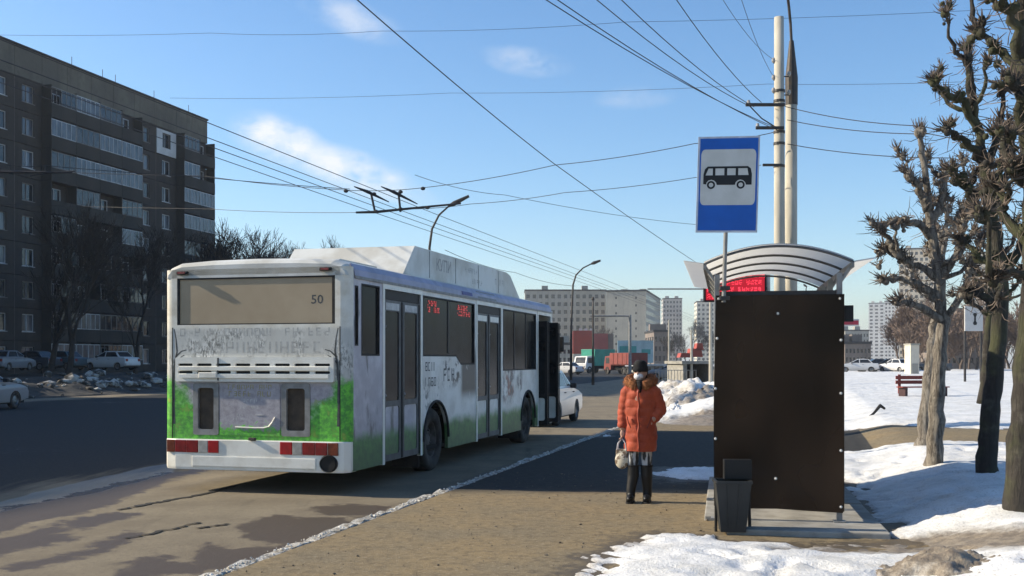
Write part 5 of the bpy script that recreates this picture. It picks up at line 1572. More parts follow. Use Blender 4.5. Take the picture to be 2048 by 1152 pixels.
# ------------------------------------------------------------------ nine-storey apartment block on the left
def panel_mat(name, c1, c2):
    t = NT(name); n1 = t.noise(.25, 5, .6); n2 = t.noise(2.0, 5, .65); st = t.noise(.8, 4, .6, t.co(scale=(1, 1.6, .12)))
    c = t.mix(t.ramp(n1, .35, .65), c1, c2)
    c = t.mix(t.m('MULTIPLY', t.ramp(st, .5, .72), .45), c, tuple(x * .45 for x in c2))
    t.set('Base Color', t.mix(t.m('MULTIPLY', t.ramp(n2, .5, .7), .3), c, tuple(x * .6 for x in c2))); t.set('Roughness', .9)
    t.bump(n2, .3, .03)
    return t.mat
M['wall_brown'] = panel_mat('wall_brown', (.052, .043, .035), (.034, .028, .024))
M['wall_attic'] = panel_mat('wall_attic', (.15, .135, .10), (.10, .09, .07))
M['wall_parapet'] = panel_mat('wall_parapet', (.045, .040, .033), (.030, .028, .024))
M['seal'] = mk('joint_seal', (.16, .135, .115), None, 2, .9)
M['frame_white'] = mk('frame_white', (.50, .50, .50), (.36, .36, .35), 2, .5)
M['frame_brown'] = mk('frame_brown', (.22, .20, .18), None, 2, .6)
M['clad_white'] = mk('clad_white', (.60, .59, .57), (.48, .47, .45), .8, .7)
M['roof_dark'] = mk('roof_dark', (.02, .02, .021), None, 2, .8)
FV = -62.4
fB = lambda a, b, d: Vector((FV + d, a, b))              # street frame: a along the street, b up, d out of the wall
apt = thing('apartment_block', 'long brown nine-storey panel apartment block with glazed loggias', 'building', (0, 0, 0), ROADROT)
FH, Z0, NF = 2.72, .45, 9
bays = [('W', 46.0 + 3.3 * k, 46.0 + 3.3 * (k + 1)) for k in range(10)] + [('L', 79.0 + 3.3 * k, 79.0 + 3.3 * (k + 1)) for k in range(4)] + [('W', 92.2, 95.85), ('W', 95.85, 99.5), ('L', 99.5, 102.5), ('L', 102.5, 105.5)]
bays[3] = ('L',) + bays[3][1:]; bays[4] = ('L',) + bays[4][1:]
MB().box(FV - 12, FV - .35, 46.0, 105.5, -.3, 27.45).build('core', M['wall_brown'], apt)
MB().box(FV - 12.1, FV + .12, 45.9, 105.6, 27.46, 27.62).build('roof_edge', M['roof_dark'], apt)
rnd = random.Random(31)
wcache = {}
def win_mesh(w, h, kind):
    key = (round(w, 2), round(h, 2), kind)
    if key in wcache: return wcache[key]
    fr = MB(); fW = lambda a, b, d: Vector((d, a, b))
    holes = [rect(-w / 2 + .07, -w * .10 - .03, .07, h - .07), rect(-w * .10 + .05, w / 2 - .07, .07, h - .07)]
    fr.slab(rect(-w / 2, w / 2, 0, h), holes, fW, -.10, .0)
    fr.box(-.02, .14, -w / 2 - .08, w / 2 + .08, -.06, -.003)
    pa = MB(); pa.slab(rect(-w / 2 + .05, w / 2 - .05, .05, h - .05), [], fW, -.06, -.05)
    wcache[key] = (fr.mesh('window', M['frame_white'] if kind[0] == 'w' else M['frame_brown']), pa.mesh('pane', M['curtain_glass'] if kind[1] == 'c' else M['house_glass']))
    return wcache[key]
pcache = {}
def wall_panel(w, hole):
    key = (round(w, 2), hole)
    if key not in pcache:
        holes = [rect(-hole[0] / 2, hole[0] / 2, .80, .80 + hole[1])] if hole else []
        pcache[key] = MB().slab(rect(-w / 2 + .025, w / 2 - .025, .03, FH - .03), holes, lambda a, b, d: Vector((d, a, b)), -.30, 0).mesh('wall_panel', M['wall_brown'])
    return pcache[key]
def glazing(w, kind):
    key = ('g', round(w, 2), kind)
    if key in wcache: return wcache[key]
    h = 1.42; fW = lambda a, b, d: Vector((d, a, b)); fr = MB(); pa = MB(); n = 5 if kind % 2 else 4
    holes = []
    for k in range(n):
        a0 = -w / 2 + .05 + (w - .10) * k / n + .03; a1 = -w / 2 + .05 + (w - .10) * (k + 1) / n - .03
        holes.append(rect(a0, a1, .07, h - .07))
        if not (kind == 3 and k in (0, 1)): pa.slab(rect(a0 - .035, a1 + .035, .06, h - .06), [], fW, -.035, -.025, 0)
    fr.slab(rect(-w / 2 + .03, w / 2 - .03, 0.01, h), holes, fW, -.06, 0)
    wcache[key] = (fr.mesh('loggia_glazing', M['frame_brown'] if kind in (2, 3) else M['frame_white']), pa.mesh('pane', M['curtain_glass'] if kind in (0, 1) else M['house_glass']))
    return wcache[key]
par_c = {}
for bi, (bt, a, b_) in enumerate(bays):
    w = b_ - a; mid = (a + b_) / 2
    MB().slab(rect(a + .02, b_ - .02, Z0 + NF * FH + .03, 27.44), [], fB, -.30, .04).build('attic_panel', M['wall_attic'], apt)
    if bt == 'W' and bi > 4:
        MB().box(FV - .05, FV + .012, a - .024, a + .024, Z0, Z0 + NF * FH).build('joint_strip', M['seal'], apt)
    for k in range(NF):
        z = Z0 + k * FH
        if bt == 'W':
            hole = (1.45, 1.45)
            o = link_mesh('wall_panel', wall_panel(w, hole), apt); o.location = (FV, mid, z)
            kind = ('w' if rnd.random() < (.62 if k > 5 else .38) else 'b') + ('c' if rnd.random() < .42 else 'd')
            hole = (1.45, 1.45) if rnd.random() < .8 else (1.45, 1.45)
            me = win_mesh(*hole, kind)
            wo = link_mesh('window', me[0], apt); wo.location = (FV - .10, mid, z + .80)
            link_mesh('pane', me[1], wo)
            if bi == 15 and k == 8:
                cw = MB().slab(rect(a + .1, b_ - .1, z + .08, z + FH - .08), [rect(mid - .75, mid + .75, z + .79, z + 2.27)], fB, .003, .06).build('insulation_cladding', M['clad_white'], apt)
        else:
            o = link_mesh('wall_panel', wall_panel(w, None), apt); o.location = (FV - .04, mid, z)
            key = round(w, 2)
            if key not in par_c:
                par_c[key] = (MB().box(-.0, .98, -w / 2 + .012, w / 2 - .012, -.02, .10).mesh('loggia_floor', M['wall_parapet']),
                              MB().box(.90, .98, -w / 2 + .015, w / 2 - .015, .105, 1.12).mesh('loggia_parapet', M['wall_parapet']),
                              MB().box(.0, .95, -.05, .05, .10, FH - .03).mesh('loggia_divider', M['wall_parapet']))
            for j, nm in enumerate(('loggia_floor', 'loggia_parapet')):
                c = link_mesh(nm, par_c[key][j], apt); c.location = (FV, mid, z)
            for e in ((a + .06,) if bays[bi - 1][0] == 'L' else (a + .06,)) + ((b_ - .06,) if bi + 1 >= len(bays) or bays[bi + 1][0] == 'W' else ()):
                c = link_mesh('loggia_divider', par_c[key][2], apt); c.location = (FV, e, z)
            rr = rnd.random()
            if rr < .80:
                kind = rnd.choice((0, 1, 1, 2, 3, 2) if k > 4 else (0, 1, 2, 2, 3, 3, 3))
                me = glazing(w, kind)
                go = link_mesh('loggia_glazing', me[0], apt); go.location = (FV + .97, mid, z + 1.13)
                link_mesh('pane', me[1], go)
            me = win_mesh(1.45, 1.45, 'wd'); wo = link_mesh('window', me[0], apt); wo.location = (FV - .035 + .06, mid, z + .85); link_mesh('pane', me[1], wo)
for i, u in enumerate((84.0, 88.5, 90.5, 97, 103.5)):
    MB().box(FV - 3, FV - 2.2, u, u + 1.1 + .3 * i % 1, 27.62, 28.1 + .2 * (i % 3)).build('roof_vent', M['wall_parapet'], apt)
    MB().cyl((FV - 2.0, u + 1.6, 27.6), (FV - 2.0, u + 1.6, 29.2), .03, 6).build('antenna', M['dark_steel'], apt)
# the next block of the row stands out of the picture and throws its shade on the street
apt2 = thing('apartment_block', 'neighbouring brown panel apartment block further back along the street', 'building', (0, 0, 0), ROADROT)
MB().box(FV - 12, FV, -30, 39.8, -.3, 27.45).build('wall', M['wall_brown'], apt2)
MB().box(FV - 12.1, FV + .12, -30.1, 39.9, 27.46, 27.62).build('roof', M['roof_dark'], apt2)
for j in range(16):
    for k in range(NF):
        me = win_mesh(1.45, 1.45, 'wd'); wo = link_mesh('window', me[0], apt2); wo.location = (FV + .11, -28 + j * 4.3, Z0 + k * FH + .8); link_mesh('pane', me[1], wo)

# ------------------------------------------------------------------ far buildings
def tower(name, label, x0, x1, ytop, Y, depth, wall, rows, cols, rz=0.0, base=0.0, sidecols=4, roofc='roof_dark', glass='house_glass', fr=(.55, .5), bands=False, parap=.6):
    """box building with real recessed windows; x0..x1 is its front in photograph pixels at distance Y"""
    xa, xb = (x0 - CX) / F * Y, (x1 - CX) / F * Y
    W = xb - xa; H = CAMZ + (HOR - ytop) / F * Y - base
    o = thing(name, label, 'building', ((xa + xb) / 2, Y, base), rz)
    fh = (H - 1.2) / rows; ww = W / cols
    fFr = lambda a, b, d: Vector((a, d, b))
    holes = [rect(-W / 2 + (c + .5 - fr[0] / 2) * ww, -W / 2 + (c + .5 + fr[0] / 2) * ww, .6 + (k + .25) * fh, .6 + (k + .25 + fr[1]) * fh) for k in range(rows) for c in range(cols)]
    b = MB()
    # strips instead of one holed face: piers and spandrels
    for c in range(cols + 1):
        a0 = -W / 2 if c == 0 else -W / 2 + (c - .5 + fr[0] / 2) * ww; a1 = W / 2 if c == cols else -W / 2 + (c + .5 - fr[0] / 2) * ww
        b.box(a0, a1, 0, .4, 0, H)
    for c in range(cols):
        a0 = -W / 2 + (c + .5 - fr[0] / 2) * ww; a1 = -W / 2 + (c + .5 + fr[0] / 2) * ww
        zz = [0] + sum([[.6 + (k + .25) * fh, .6 + (k + .25 + fr[1]) * fh] for k in range(rows)], []) + [H]
        for k in range(0, len(zz), 2): b.box(a0, a1, 0.003, .4, zz[k], zz[k + 1])
    b.box(-W / 2, W / 2, .4, depth, 0, H - .002)
    b.build('wall', wall, o, fixn=False)
    g = MB()
    for h in holes: g.add([fFr(p[0], p[1], .25) for p in h], [(0, 1, 2, 3)])
    if sidecols:
        sw = depth / sidecols
        for sx in (-1, 1):
            for k in range(rows):
                for c in range(sidecols):
                    y0, y1 = (c + .25) * sw, (c + .75) * sw
                    g.box(sx * W / 2 - .06, sx * W / 2 + .06, y0, y1, .6 + (k + .25) * fh, .6 + (k + .75) * fh)
    tag(g.build('windows', M[glass], o, fixn=False), kind='stuff')
    MB().box(-W / 2 - .2, W / 2 + .2, -.2, depth + .2, H, H + parap).build('roof', M[roofc], o)
    for i in range(2):
        xx = (-.25 + .5 * i) * W
        MB().box(xx - 1.2, xx + 1.2, depth * .4, depth * .4 + 3, H + parap, H + parap + 1.8).build('lift_house', wall, o)
    return o, W, H
M['far_grey'] = panel_mat('far_grey', (.34, .32, .27), (.28, .265, .225))
M['far_beige'] = panel_mat('far_beige', (.40, .365, .29), (.34, .31, .25))
M['far_pink'] = panel_mat('far_pink', (.42, .38, .34), (.36, .33, .30))
M['far_cream'] = panel_mat('far_cream', (.62, .56, .45), (.54, .49, .40))
M['far_cream2'] = panel_mat('far_cream2', (.50, .43, .33), (.43, .375, .29))
M['far_white'] = panel_mat('far_white', (.58, .57, .55), (.50, .49, .47))
M['far_brown'] = panel_mat('far_brown', (.20, .16, .13), (.15, .12, .10))
tower('apartment_block', 'long grey apartment block far down the street behind the gantry', 1050, 1212, 582, 420, 14, M['far_grey'], 9, 13, 0, 0, 0)
tower('apartment_block', 'blank beige gable end of a far apartment block with dark balconied side', 1212, 1292, 583, 395, 60, M['far_beige'], 9, 2, -.22, 0, 14, fr=(.08, .3))
tower('tower_block', 'narrow pale tower block beside the beige gable far down the street', 1326, 1364, 598, 680, 25, M['far_pink'], 14, 6, -.1)
tower('tower_block', 'pale tower block in the gap between the shelter and the narrow tower', 1394, 1446, 604, 640, 22, M['far_cream'], 13, 6, -.1)
tower('tower_block', 'slim white tower block furthest along the snow field', 1738, 1768, 607, 900, 14, M['far_white'], 16, 3, -.36)
tower('tower_block', 'white and green slab tower next to the slim white tower', 1770, 1802, 603, 820, 14, M['far_white'], 16, 5, -.36)
tower('tower_block', 'tall cream tower block rising behind the pollarded trees', 1800, 1866, 498, 560, 14, M['far_cream2'], 18, 7, -.38)
tower('tower_block', 'cream tower block seen through the twigs of the limes', 1935, 2010, 505, 600, 14, M['far_cream2'], 18, 7, -.38)
tower('office_block', 'low grey block at the end of the snow field under the red banner', 1690, 1738, 662, 500, 20, M['far_grey'], 5, 8, 0)
tower('shop_building', 'low brown brick building at the edge of the snow field', 1690, 1742, 688, 260, 14, M['far_brown'], 2, 7, 0)
tower('shop_building', 'dark low building with pale kiosk front behind the bare park trees', 1880, 1985, 640, 190, 16, M['far_brown'], 4, 9, 0)
tower('shop_building', 'brown low building to the side of the teal billboard', 1308, 1340, 664, 300, 20, M['far_brown'], 3, 4, 0)
tower('shop_building', 'grey market hall beyond the parked lorries', 1075, 1150, 690, 260, 20, M['far_grey'], 2, 9, 0)

M['red_clad'] = mk('red_clad', (.36, .055, .032), (.30, .06, .04), .5, .6)
M['red_clad2'] = mk('red_clad2', (.34, .085, .07), (.28, .07, .06), .5, .6)
M['teal'] = mk('teal', (.04, .34, .30), (.03, .27, .24), .5, .5)
M['pale_teal'] = mk('pale_teal', (.45, .60, .60), None, .5, .5)
k = 200 / F
red = thing('market_hall', 'red clad market hall with a cream base band near the crossing', 'building', ((1186 - CX) * k, 200, 0), -.05)
MB().box(-40 * k, -2 * k, 0, 9, 2.7, 6.95).build('red_wall', M['red_clad'], red); MB().box(-2 * k + .003, 30 * k, .06, 9, 2.7, 6.4).build('red_wall', M['red_clad2'], red)
MB().box(30 * k + .003, 41 * k, .12, 9, 0, 6.3).build('side_wall', M['far_brown'], red); MB().box(-40 * k, 30 * k, .03, 9, -.4, 2.69).build('base_wall', M['far_cream'], red)
for i in range(5): MB().box((-34 + i * 13) * k, (-26 + i * 13) * k, -.03, .02, .2, 2.0).build('shop_window', M['house_glass'], red)
for i in range(3): MB().box((-28 + i * 11) * k, (-22 + i * 11) * k, .5, 1.2, 6.955, 7.35).build('roof_unit', M['far_white'], red)
k = 175 / F
bb = thing('billboard', 'pale teal billboard banner on posts behind the lorries', 'billboard', ((1271 - CX) * k, 175, -.4), 0)
MB().box(-36 * k, 36 * k, 0, .2, 1.5, 4.15 + .95).build('board', M['pale_teal'], bb)
MB().box(-32 * k, 2 * k, -.03, -.003, 2.6, 4.2).build('printed_field', M['teal'], bb); MB().box(12 * k, 30 * k, -.03, -.003, 2.9, 3.7).build('printed_field', M['teal'], bb)
for x in (-30, 0, 30): MB().box(x * k - .1, x * k + .1, .21, .4, 0, 5).build('post', M['grey_paint'], bb)
k = 150 / F
kiosk = thing('kiosk', 'pale flat-roofed kiosk behind the head of the person in orange', 'kiosk', ((1298 - CX) * k, 150, -.3), 0)
MB().box(-30 * k, 30 * k, 0, 4, 0, 1.65 - 13 * k + .3).build('wall', M['far_grey'], kiosk); MB().box(-33 * k, 34 * k, -.4, 4.2, 1.65 - 13 * k + .302, 1.65 - 9 * k + .3).build('roof', M['far_white'], kiosk)
for i in range(3): MB().box((-22 + 16 * i) * k, (-12 + 16 * i) * k, -.04, .02, .3, 1.0).build('window', M['house_glass'], kiosk)
k = 110 / F
tent = thing('market_tent', 'bright red awnings of market stalls next to the shelter', 'awning', ((1388 - CX) * k, 110, -.3), 0)
for (x0, x1, y0, y1) in ((-28, -6, 706, 715), (-8, 20, 697, 714), (6, 22, 686, 700)):
    z0, z1 = CAMZ + (HOR - y1) * k + .3, CAMZ + (HOR - y0) * k + .3
    MB().slab([(x0 * k, z0), (x1 * k, z0), ((x1 - 3) * k, z1), ((x0 + 3) * k, z1)], [], lambda a, b, d: Vector((a, d, b)), (x0 % 7) * .1, 2.2 + (x0 % 5) * .1).build('awning', M['red_clad'], tent)
for x in (-26, -8, 8, 20): MB().box(x * k - .04, x * k + .04, .3, .38, 0, 1.95).build('post', M['grey_paint'], tent)
# white sign board with a black mark, red banner, pale kiosk
k = 60 / F
wsb = thing('sign_board', 'white hanging board with a tall black mark seen between the limes', 'sign', ((1950 - CX) * k, 60, 0.2), 0)
zc = lambda py: CAMZ + (HOR - py) * k - .2
MB().box(-20 * k, 16 * k, 0, .08, zc(662), zc(612)).build('board', M['far_white'], wsb); MB().slab([(-2.5 * k, zc(650)), (2.5 * k, zc(650)), (4 * k, zc(646)), (1.6 * k, zc(642)), (1.6 * k, zc(634)), (4 * k, zc(629)), (2.5 * k, zc(626)), (-2.5 * k, zc(626)), (-4 * k, zc(629)), (-1.6 * k, zc(634)), (-1.6 * k, zc(642)), (-4 * k, zc(646))], [], lambda a, b, d: Vector((a, d, b)), -.02, -.003).build('black_mark', M['sign_black'], wsb)
for x in (-18, 14): MB().box(x * k - .05, x * k + .05, .09, .19, 0, zc(612)).build('post', M['dark_steel'], wsb)
k = 70 / F
rb_ = thing('shop_sign', 'small red and white banner on a post beside the shelter roof', 'sign', ((1706 - CX) * k, 70, .2), 0)
zc = lambda py: CAMZ + (HOR - py) * k - .2
MB().box(-24 * k, 12 * k, 0, .1, zc(652), zc(638)).build('board', M['far_white'], rb_); MB().box(-23 * k, 11 * k, -.02, -.003, zc(649.5), zc(641)).build('red_field', mk('banner_red', (.42, .03, .06), None, 1, .5), rb_)
MB().box(-20 * k - .06, -20 * k + .06, .11, .22, 0, zc(638)).build('post', M['dark_steel'], rb_)
k = 95 / F
kb = thing('kiosk', 'tall pale cream kiosk box at the edge of the snow field', 'kiosk', ((1830 - CX) * k, 95, .1), .1)
MB().bbox(-9 * k, 9 * k, 0, 1.2, 0, CAMZ + (HOR - 690) * k - .1, .03).build('wall', M['far_cream'], kb); MB().box(-10 * k, 10 * k, -.1, 1.3, CAMZ + (HOR - 690) * k - .098, CAMZ + (HOR - 687) * k - .1).build('roof', M['far_grey'], kb)
MB().box(-6 * k, 6 * k, -.03, -.003, .1, 1.2).build('door', M['far_grey'], kb)
k = 70 / F
uw = thing('underpass_entrance', 'grey concrete underpass entrance with dark opening beside the snow bank', 'entrance', ((1395 - CX) * k, 70, -.1), .15)
zc = lambda py: CAMZ + (HOR - py) * k + .1
MB().box(-30 * k, -22 * k, 0, 3.5, 0, zc(728)).build('wall', M['concrete'], uw); MB().box(24 * k, 32 * k, 0, 3.5, 0, zc(728)).build('wall', M['concrete'], uw)
MB().box(-34 * k, 36 * k, -.2, 3.7, zc(728) + .002, zc(722)).build('roof', M['concrete'], uw); MB().box(-21.9 * k, 23.9 * k, 2.5, 2.6, 0, zc(728)).build('back_wall', M['black'], uw)
# ------------------------------------------------------------------ cars and lorries
def car_paint(name, c):
    t = NT(name); n1 = t.noise(1.5, 4, .6); z = t.sep(t.co())['Z']
    d = t.m('MULTIPLY', t.m('SUBTRACT', 1, t.ramp(t.m('ADD', z, t.m('MULTIPLY', n1, .4)), .3, .95)), .6)
    t.set('Base Color', t.mix(d, c, (.13, .115, .095))); t.set('Roughness', .32); t.set('Coat Weight', .4); t.set('Coat Roughness', .15)
    return t.mat
M['car_white'] = car_paint('car_white', (.58, .58, .58)); M['car_silver'] = car_paint('car_silver', (.20, .21, .235)); M['car_dark'] = car_paint('car_dark', (.035, .04, .05)); M['car_teal'] = car_paint('car_teal', (.05, .09, .11))
M['hub'] = mk('hub', (.22, .22, .22), None, 5, .4, metal=.7)
CAR_W = .84
def build_car(name, label, paint, loc, rz, group=None, hatch=False, L=4.25):
    """local frame: nose towards +y"""
    o = thing(name, label, 'car', loc, rz, group)
    h = L / 2
    # side outline from rear to nose
    top = [(-h, .55), (-h + .02, .86), (-h + .12, .98), (-h + .55, 1.0), (h - 1.25, .98), (h - .5, .88), (h - .08, .76), (h, .60), (h - .02, .36)] if not hatch else [(-h, .55), (-h + .02, .90), (-h + .10, 1.0), (h - 1.2, .98), (h - .45, .88), (h - .06, .76), (h, .6), (h - .02, .36)]
    wr = .34; wy = (-h + .78, h - .82)
    def arc_(yc): return [(yc + wr * math.cos(a), .30 + wr * math.sin(a)) for a in [math.pi * k / 10 for k in range(11)]]
    out = top + [(wy[1] + wr, .24)] + arc_(wy[1]) + [(wy[1] - wr, .22), (wy[0] + wr, .22)] + arc_(wy[0]) + [(wy[0] - wr, .24), (-h + .04, .34)]
    b = MB(); n = len(out)
    xs = [(-CAR_W, .955), (-CAR_W + .06, 1.0), (CAR_W - .06, 1.0), (CAR_W, .955)]
    tri = tessellate_polygon([[Vector((p[0], p[1], 0)) for p in out]])
    vs = []
    for (x, k) in xs:
        for p in out: vs.append((x * (1 if p[1] < .8 else .97), p[0] * (.985 if k < 1 else 1), .6 + (p[1] - .6) * k))
    fs = [tuple(t) for t in tri] + [tuple(3 * n + i for i in t) for t in tri]
    for j in range(3): fs += [(j * n + i, j * n + (i + 1) % n, (j + 1) * n + (i + 1) % n, (j + 1) * n + i) for i in range(n)]
    b.add(vs, fs); body = b.build('body', paint, o)
    gb_ = [(-h + (.12 if hatch else .62), .99), (-h + (.38 if hatch else 1.05), 1.42), (-h + 1.6, 1.47), (-h + 2.15, 1.45), (h - 1.18, .975)]
    W0, W1 = CAR_W - .05, CAR_W - .24
    def gx(z): return W0 + (W1 - W0) * (z - .98) / .5
    ins = lambda p, q, s: (p[0] + s, q)
    m = len(gb_); vs = [(-gx(p[1]), p[0], p[1]) for p in gb_] + [(gx(p[1]), p[0], p[1]) for p in gb_]
    g = MB().add(vs, [tuple(range(m)), tuple(range(2 * m - 1, m - 1, -1))] + [(i, i + 1, m + i + 1, m + i) for i in range(m - 1)])
    cab = g.build('cabin', paint, o)
    # panes: sides and both screens, a hair proud of the cabin skin
    for sx in (-1, 1):
        zl, zh = 1.03, 1.39
        y0 = lambda z: gb_[0][0] + (gb_[1][0] - gb_[0][0]) * (z - .99) / .43
        y1 = lambda z: gb_[4][0] + (gb_[3][0] - gb_[4][0]) * (z - .975) / .475
        ym = (-h + 2.0)
        for (a0, a1, c0, c1) in ((y0(zl) + .12, ym - .04, y0(zh) + .12, ym - .04), (ym + .04, y1(zl) - .12, ym + .04, y1(zh) - .10)):
            q = [(sx * (gx(zl) + .004), a0, zl), (sx * (gx(zl) + .004), a1, zl), (sx * (gx(zh) + .004), c1, zh), (sx * (gx(zh) + .004), c0, zh)]
            MB().add(q, [(0, 1, 2, 3)]).build('side_window', M['car_glass'], cab, fixn=False)
        mr = MB().bbox(sx * (CAR_W + .02) - .08, sx * (CAR_W + .02) + .09, y1(1.0) - .30, y1(1.0) - .18, .96, 1.10, .02).build('wing_mirror', M['dark_rubber'], o)
        MB().bbox(sx * .62 - .16, sx * .62 + .16, h - .12, h + .005, .62, .76, .02).build('headlight', M['clear_lens'], o)
        MB().bbox(sx * .66 - .12, sx * .66 + .12, -h - .008, -h + .1, .68, .88, .02).build('tail_light', M['red_lens'], o)
        for dy in (ym - .45, ym + .65):
            MB().box(sx * (CAR_W * .985) - .012, sx * (CAR_W * .985) + .012, dy, dy + .16, .84, .865).build('door_handle', M['dark_rubber'], body)
    for (i, j) in ((0, 1), (4, 3)):
        p, q = Vector((0, gb_[i][0], gb_[i][1])), Vector((0, gb_[j][0], gb_[j][1]))
        nn = Vector((0, -(q - p).z, (q - p).y)).normalized(); nn = nn if nn.z > 0 else -nn
        a_, c_ = p.lerp(q, .10) + nn * .005, p.lerp(q, .92) + nn * .005
        MB().add([(-gx(a_.z) + .08, a_.y, a_.z), (gx(a_.z) - .08, a_.y, a_.z), (gx(c_.z) - .06, c_.y, c_.z), (-gx(c_.z) + .06, c_.y, c_.z)], [(0, 1, 2, 3)]).build('windscreen', M['car_glass'], cab, fixn=False)
    MB().bbox(-CAR_W + .05, CAR_W - .05, h - .06, h + .05, .34, .52, .03).build('bumper', paint, o); MB().bbox(-CAR_W + .05, CAR_W - .05, -h - .05, -h + .06, .36, .56, .03).build('bumper', paint, o)
    MB().box(-CAR_W + .08, CAR_W - .08, -h + .2, h - .2, .19, .30).build('floor_pan', M['underside'], o)
    for yc in wy:
        for sx in (-1, 1):
            Mx = Matrix.Translation((sx * (CAR_W - .10), yc, .30)) @ Matrix.Rotation(sx * math.pi / 2, 4, 'Y')
            w = MB().lathe([(.19, -.09), (.27, -.095), (.30, -.07), (.30, .07), (.27, .095), (.19, .09)], Mx, 20, closed=True).build('wheel', M['tyre'], o, smooth=True)
            MB().lathe([(0, .06), (.06, .065), (.17, .04), (.195, .085), (.195, -.08), (0, -.08)], Mx, 16).build('hub_cap', M['hub'], w)
    return o
build_car('parked_car', 'white hatchback parked ahead of the bus by the kerb', M['car_white'], U(29.6, -7.15, ROAD_Z + .01), ROADROT, None, True, 3.95)
c = G(-74, 822, ROAD_Z); build_car('parked_car', 'silver car on the shaded far lanes of the street', M['car_silver'], (c.x, c.y + .6, ROAD_Z + .01), ROADROT + .12)
for (px, Y, v_off, pt, lab, rz) in ((222, 84, 0, 'car_white', 'white saloon parked on the verge under the apartment block', 1.45), (18, 78, 0, 'car_silver', 'pale car parked on the verge at the far end of the row', .15), (120, 84, 0, 'car_teal', 'dark teal car standing behind the snow ridge', 1.5), (62, 82, 0, 'car_dark', 'black car almost hidden behind the snow ridge', 1.6)):
    X = (px - CX) / F * Y; v = UV(X, Y)[1]
    build_car('parked_car', lab, M[pt], (X, Y, vz(v) + .02 + .35), ROADROT + rz, 'cars parked on the verge')
for i, (px, Y, pt, lab, rz) in enumerate(((1716, 118, 'car_white', 'white car parked at the far edge of the snow field', 1.3), (1748, 120, 'car_dark', 'dark car parked under the slim white tower', 1.5), (1772, 119, 'car_dark', 'black car parked under the white and green tower', 1.4), (1793, 117, 'car_white', 'white car parked next to the cream kiosk', .4),
                                   (1130, 128, 'car_white', 'white car waiting beside the teal lorry', .9), (1345, 95, 'car_silver', 'silver car behind the railing', 1.2), (1860, 118, 'car_dark', 'dark car parked behind the pale barked tree', 1.5))):
    X = (px - CX) / F * Y
    build_car('parked_car', lab, M[pt], (X, Y, .26 if px > 1600 else -.12), rz, 'cars far across the square')
def lorry(label, loc, rz, cabm, boxm, kind):
    o = thing('lorry', label, 'lorry', loc, rz)       # nose towards -y
    cabp = [(-1.9, .55), (-1.85, 1.25), (-1.6, 2.15), (-.3, 2.25), (-.3, .55)]
    cb = MB().slab(cabp, [], lambda a, b, d: Vector((d, a, b)), -1.0, 1.0).build('cab', cabm, o)
    MB().add([(-.85, -1.845, 1.30), (.85, -1.845, 1.30), (.80, -1.63, 2.08), (-.80, -1.63, 2.08)], [(0, 1, 2, 3)]).build('windscreen', M['car_glass'], cb, fixn=False)
    for sx in (-1, 1):
        MB().box(sx * 1.0 - .006, sx * 1.0 + .006, -1.45, -.6, 1.3, 2.0).build('side_window', M['car_glass'], cb); MB().bbox(sx * .7 - .14, sx * .7 + .14, -1.93, -1.87, .75, .95, .02).build('headlight', M['clear_lens'], cb)
    MB().bbox(-1.0, 1.0, -2.0, -1.88, .45, .68, .03).build('bumper', M['car_dark'], cb)
    if kind == 'box': bx_ = MB().bbox(-1.15, 1.15, -.2, 4.0, .95, 3.1, .03).build('cargo_box', boxm, o)
    else:
        bx_ = MB().slab(rect(-1.2, 1.2, 0, 4.6), [rect(-1.1, 1.1, .1, 4.5)], lambda a, b, d: Vector((a, b - .2, d)), 1.2, 2.55).build('tipper_body', boxm, o)
        MB().box(-1.1, 1.1, -.1, 4.3, 1.10, 1.199).build('tipper_floor', boxm, bx_)
        for y in (.6, 1.6, 2.6, 3.6):
            for sx in (-1, 1): MB().box(sx * 1.2 - .04, sx * 1.2 + .04, y - .06, y + .06, 1.2, 2.5).build('stake', boxm, bx_)
    MB().box(-.5, .5, -1.7, 4.0, .55, .94).build('chassis', M['underside'], o)
    for yc in (-1.1, 2.6, 3.4 if kind != 'box' else 2.6):
        for sx in (-1, 1):
            Mx = Matrix.Translation((sx * .92, yc, .45)) @ Matrix.Rotation(sx * math.pi / 2, 4, 'Y')
            w = MB().lathe([(.25, -.12), (.42, -.13), (.45, -.1), (.45, .1), (.42, .13), (.25, .12)], Mx, 18, closed=True).build('wheel', M['tyre'], o); MB().lathe([(0, .05), (.25, .03), (.25, -.08), (0, -.08)], Mx, 14).build('rim', M['rim'], w)
        if kind == 'box' and yc > 0: break
    return o
M['box_teal'] = mk('box_teal', (.025, .30, .21), (.02, .24, .17), 1, .5); M['tip_red'] = mk('tip_red', (.22, .035, .022), (.16, .028, .02), 1.5, .6)
k = 142 / F; lorry('white cabbed lorry with a teal cargo box at the crossing', ((1178 - CX) * k, 142, -.12), -.75, M['car_white'], M['box_teal'], 'box')
k = 135 / F; lorry('rusty red tipper lorry beside the teal lorry', ((1232 - CX) * k, 131, -.12), math.pi + .45, M['tip_red'], M['tip_red'], 'tip')

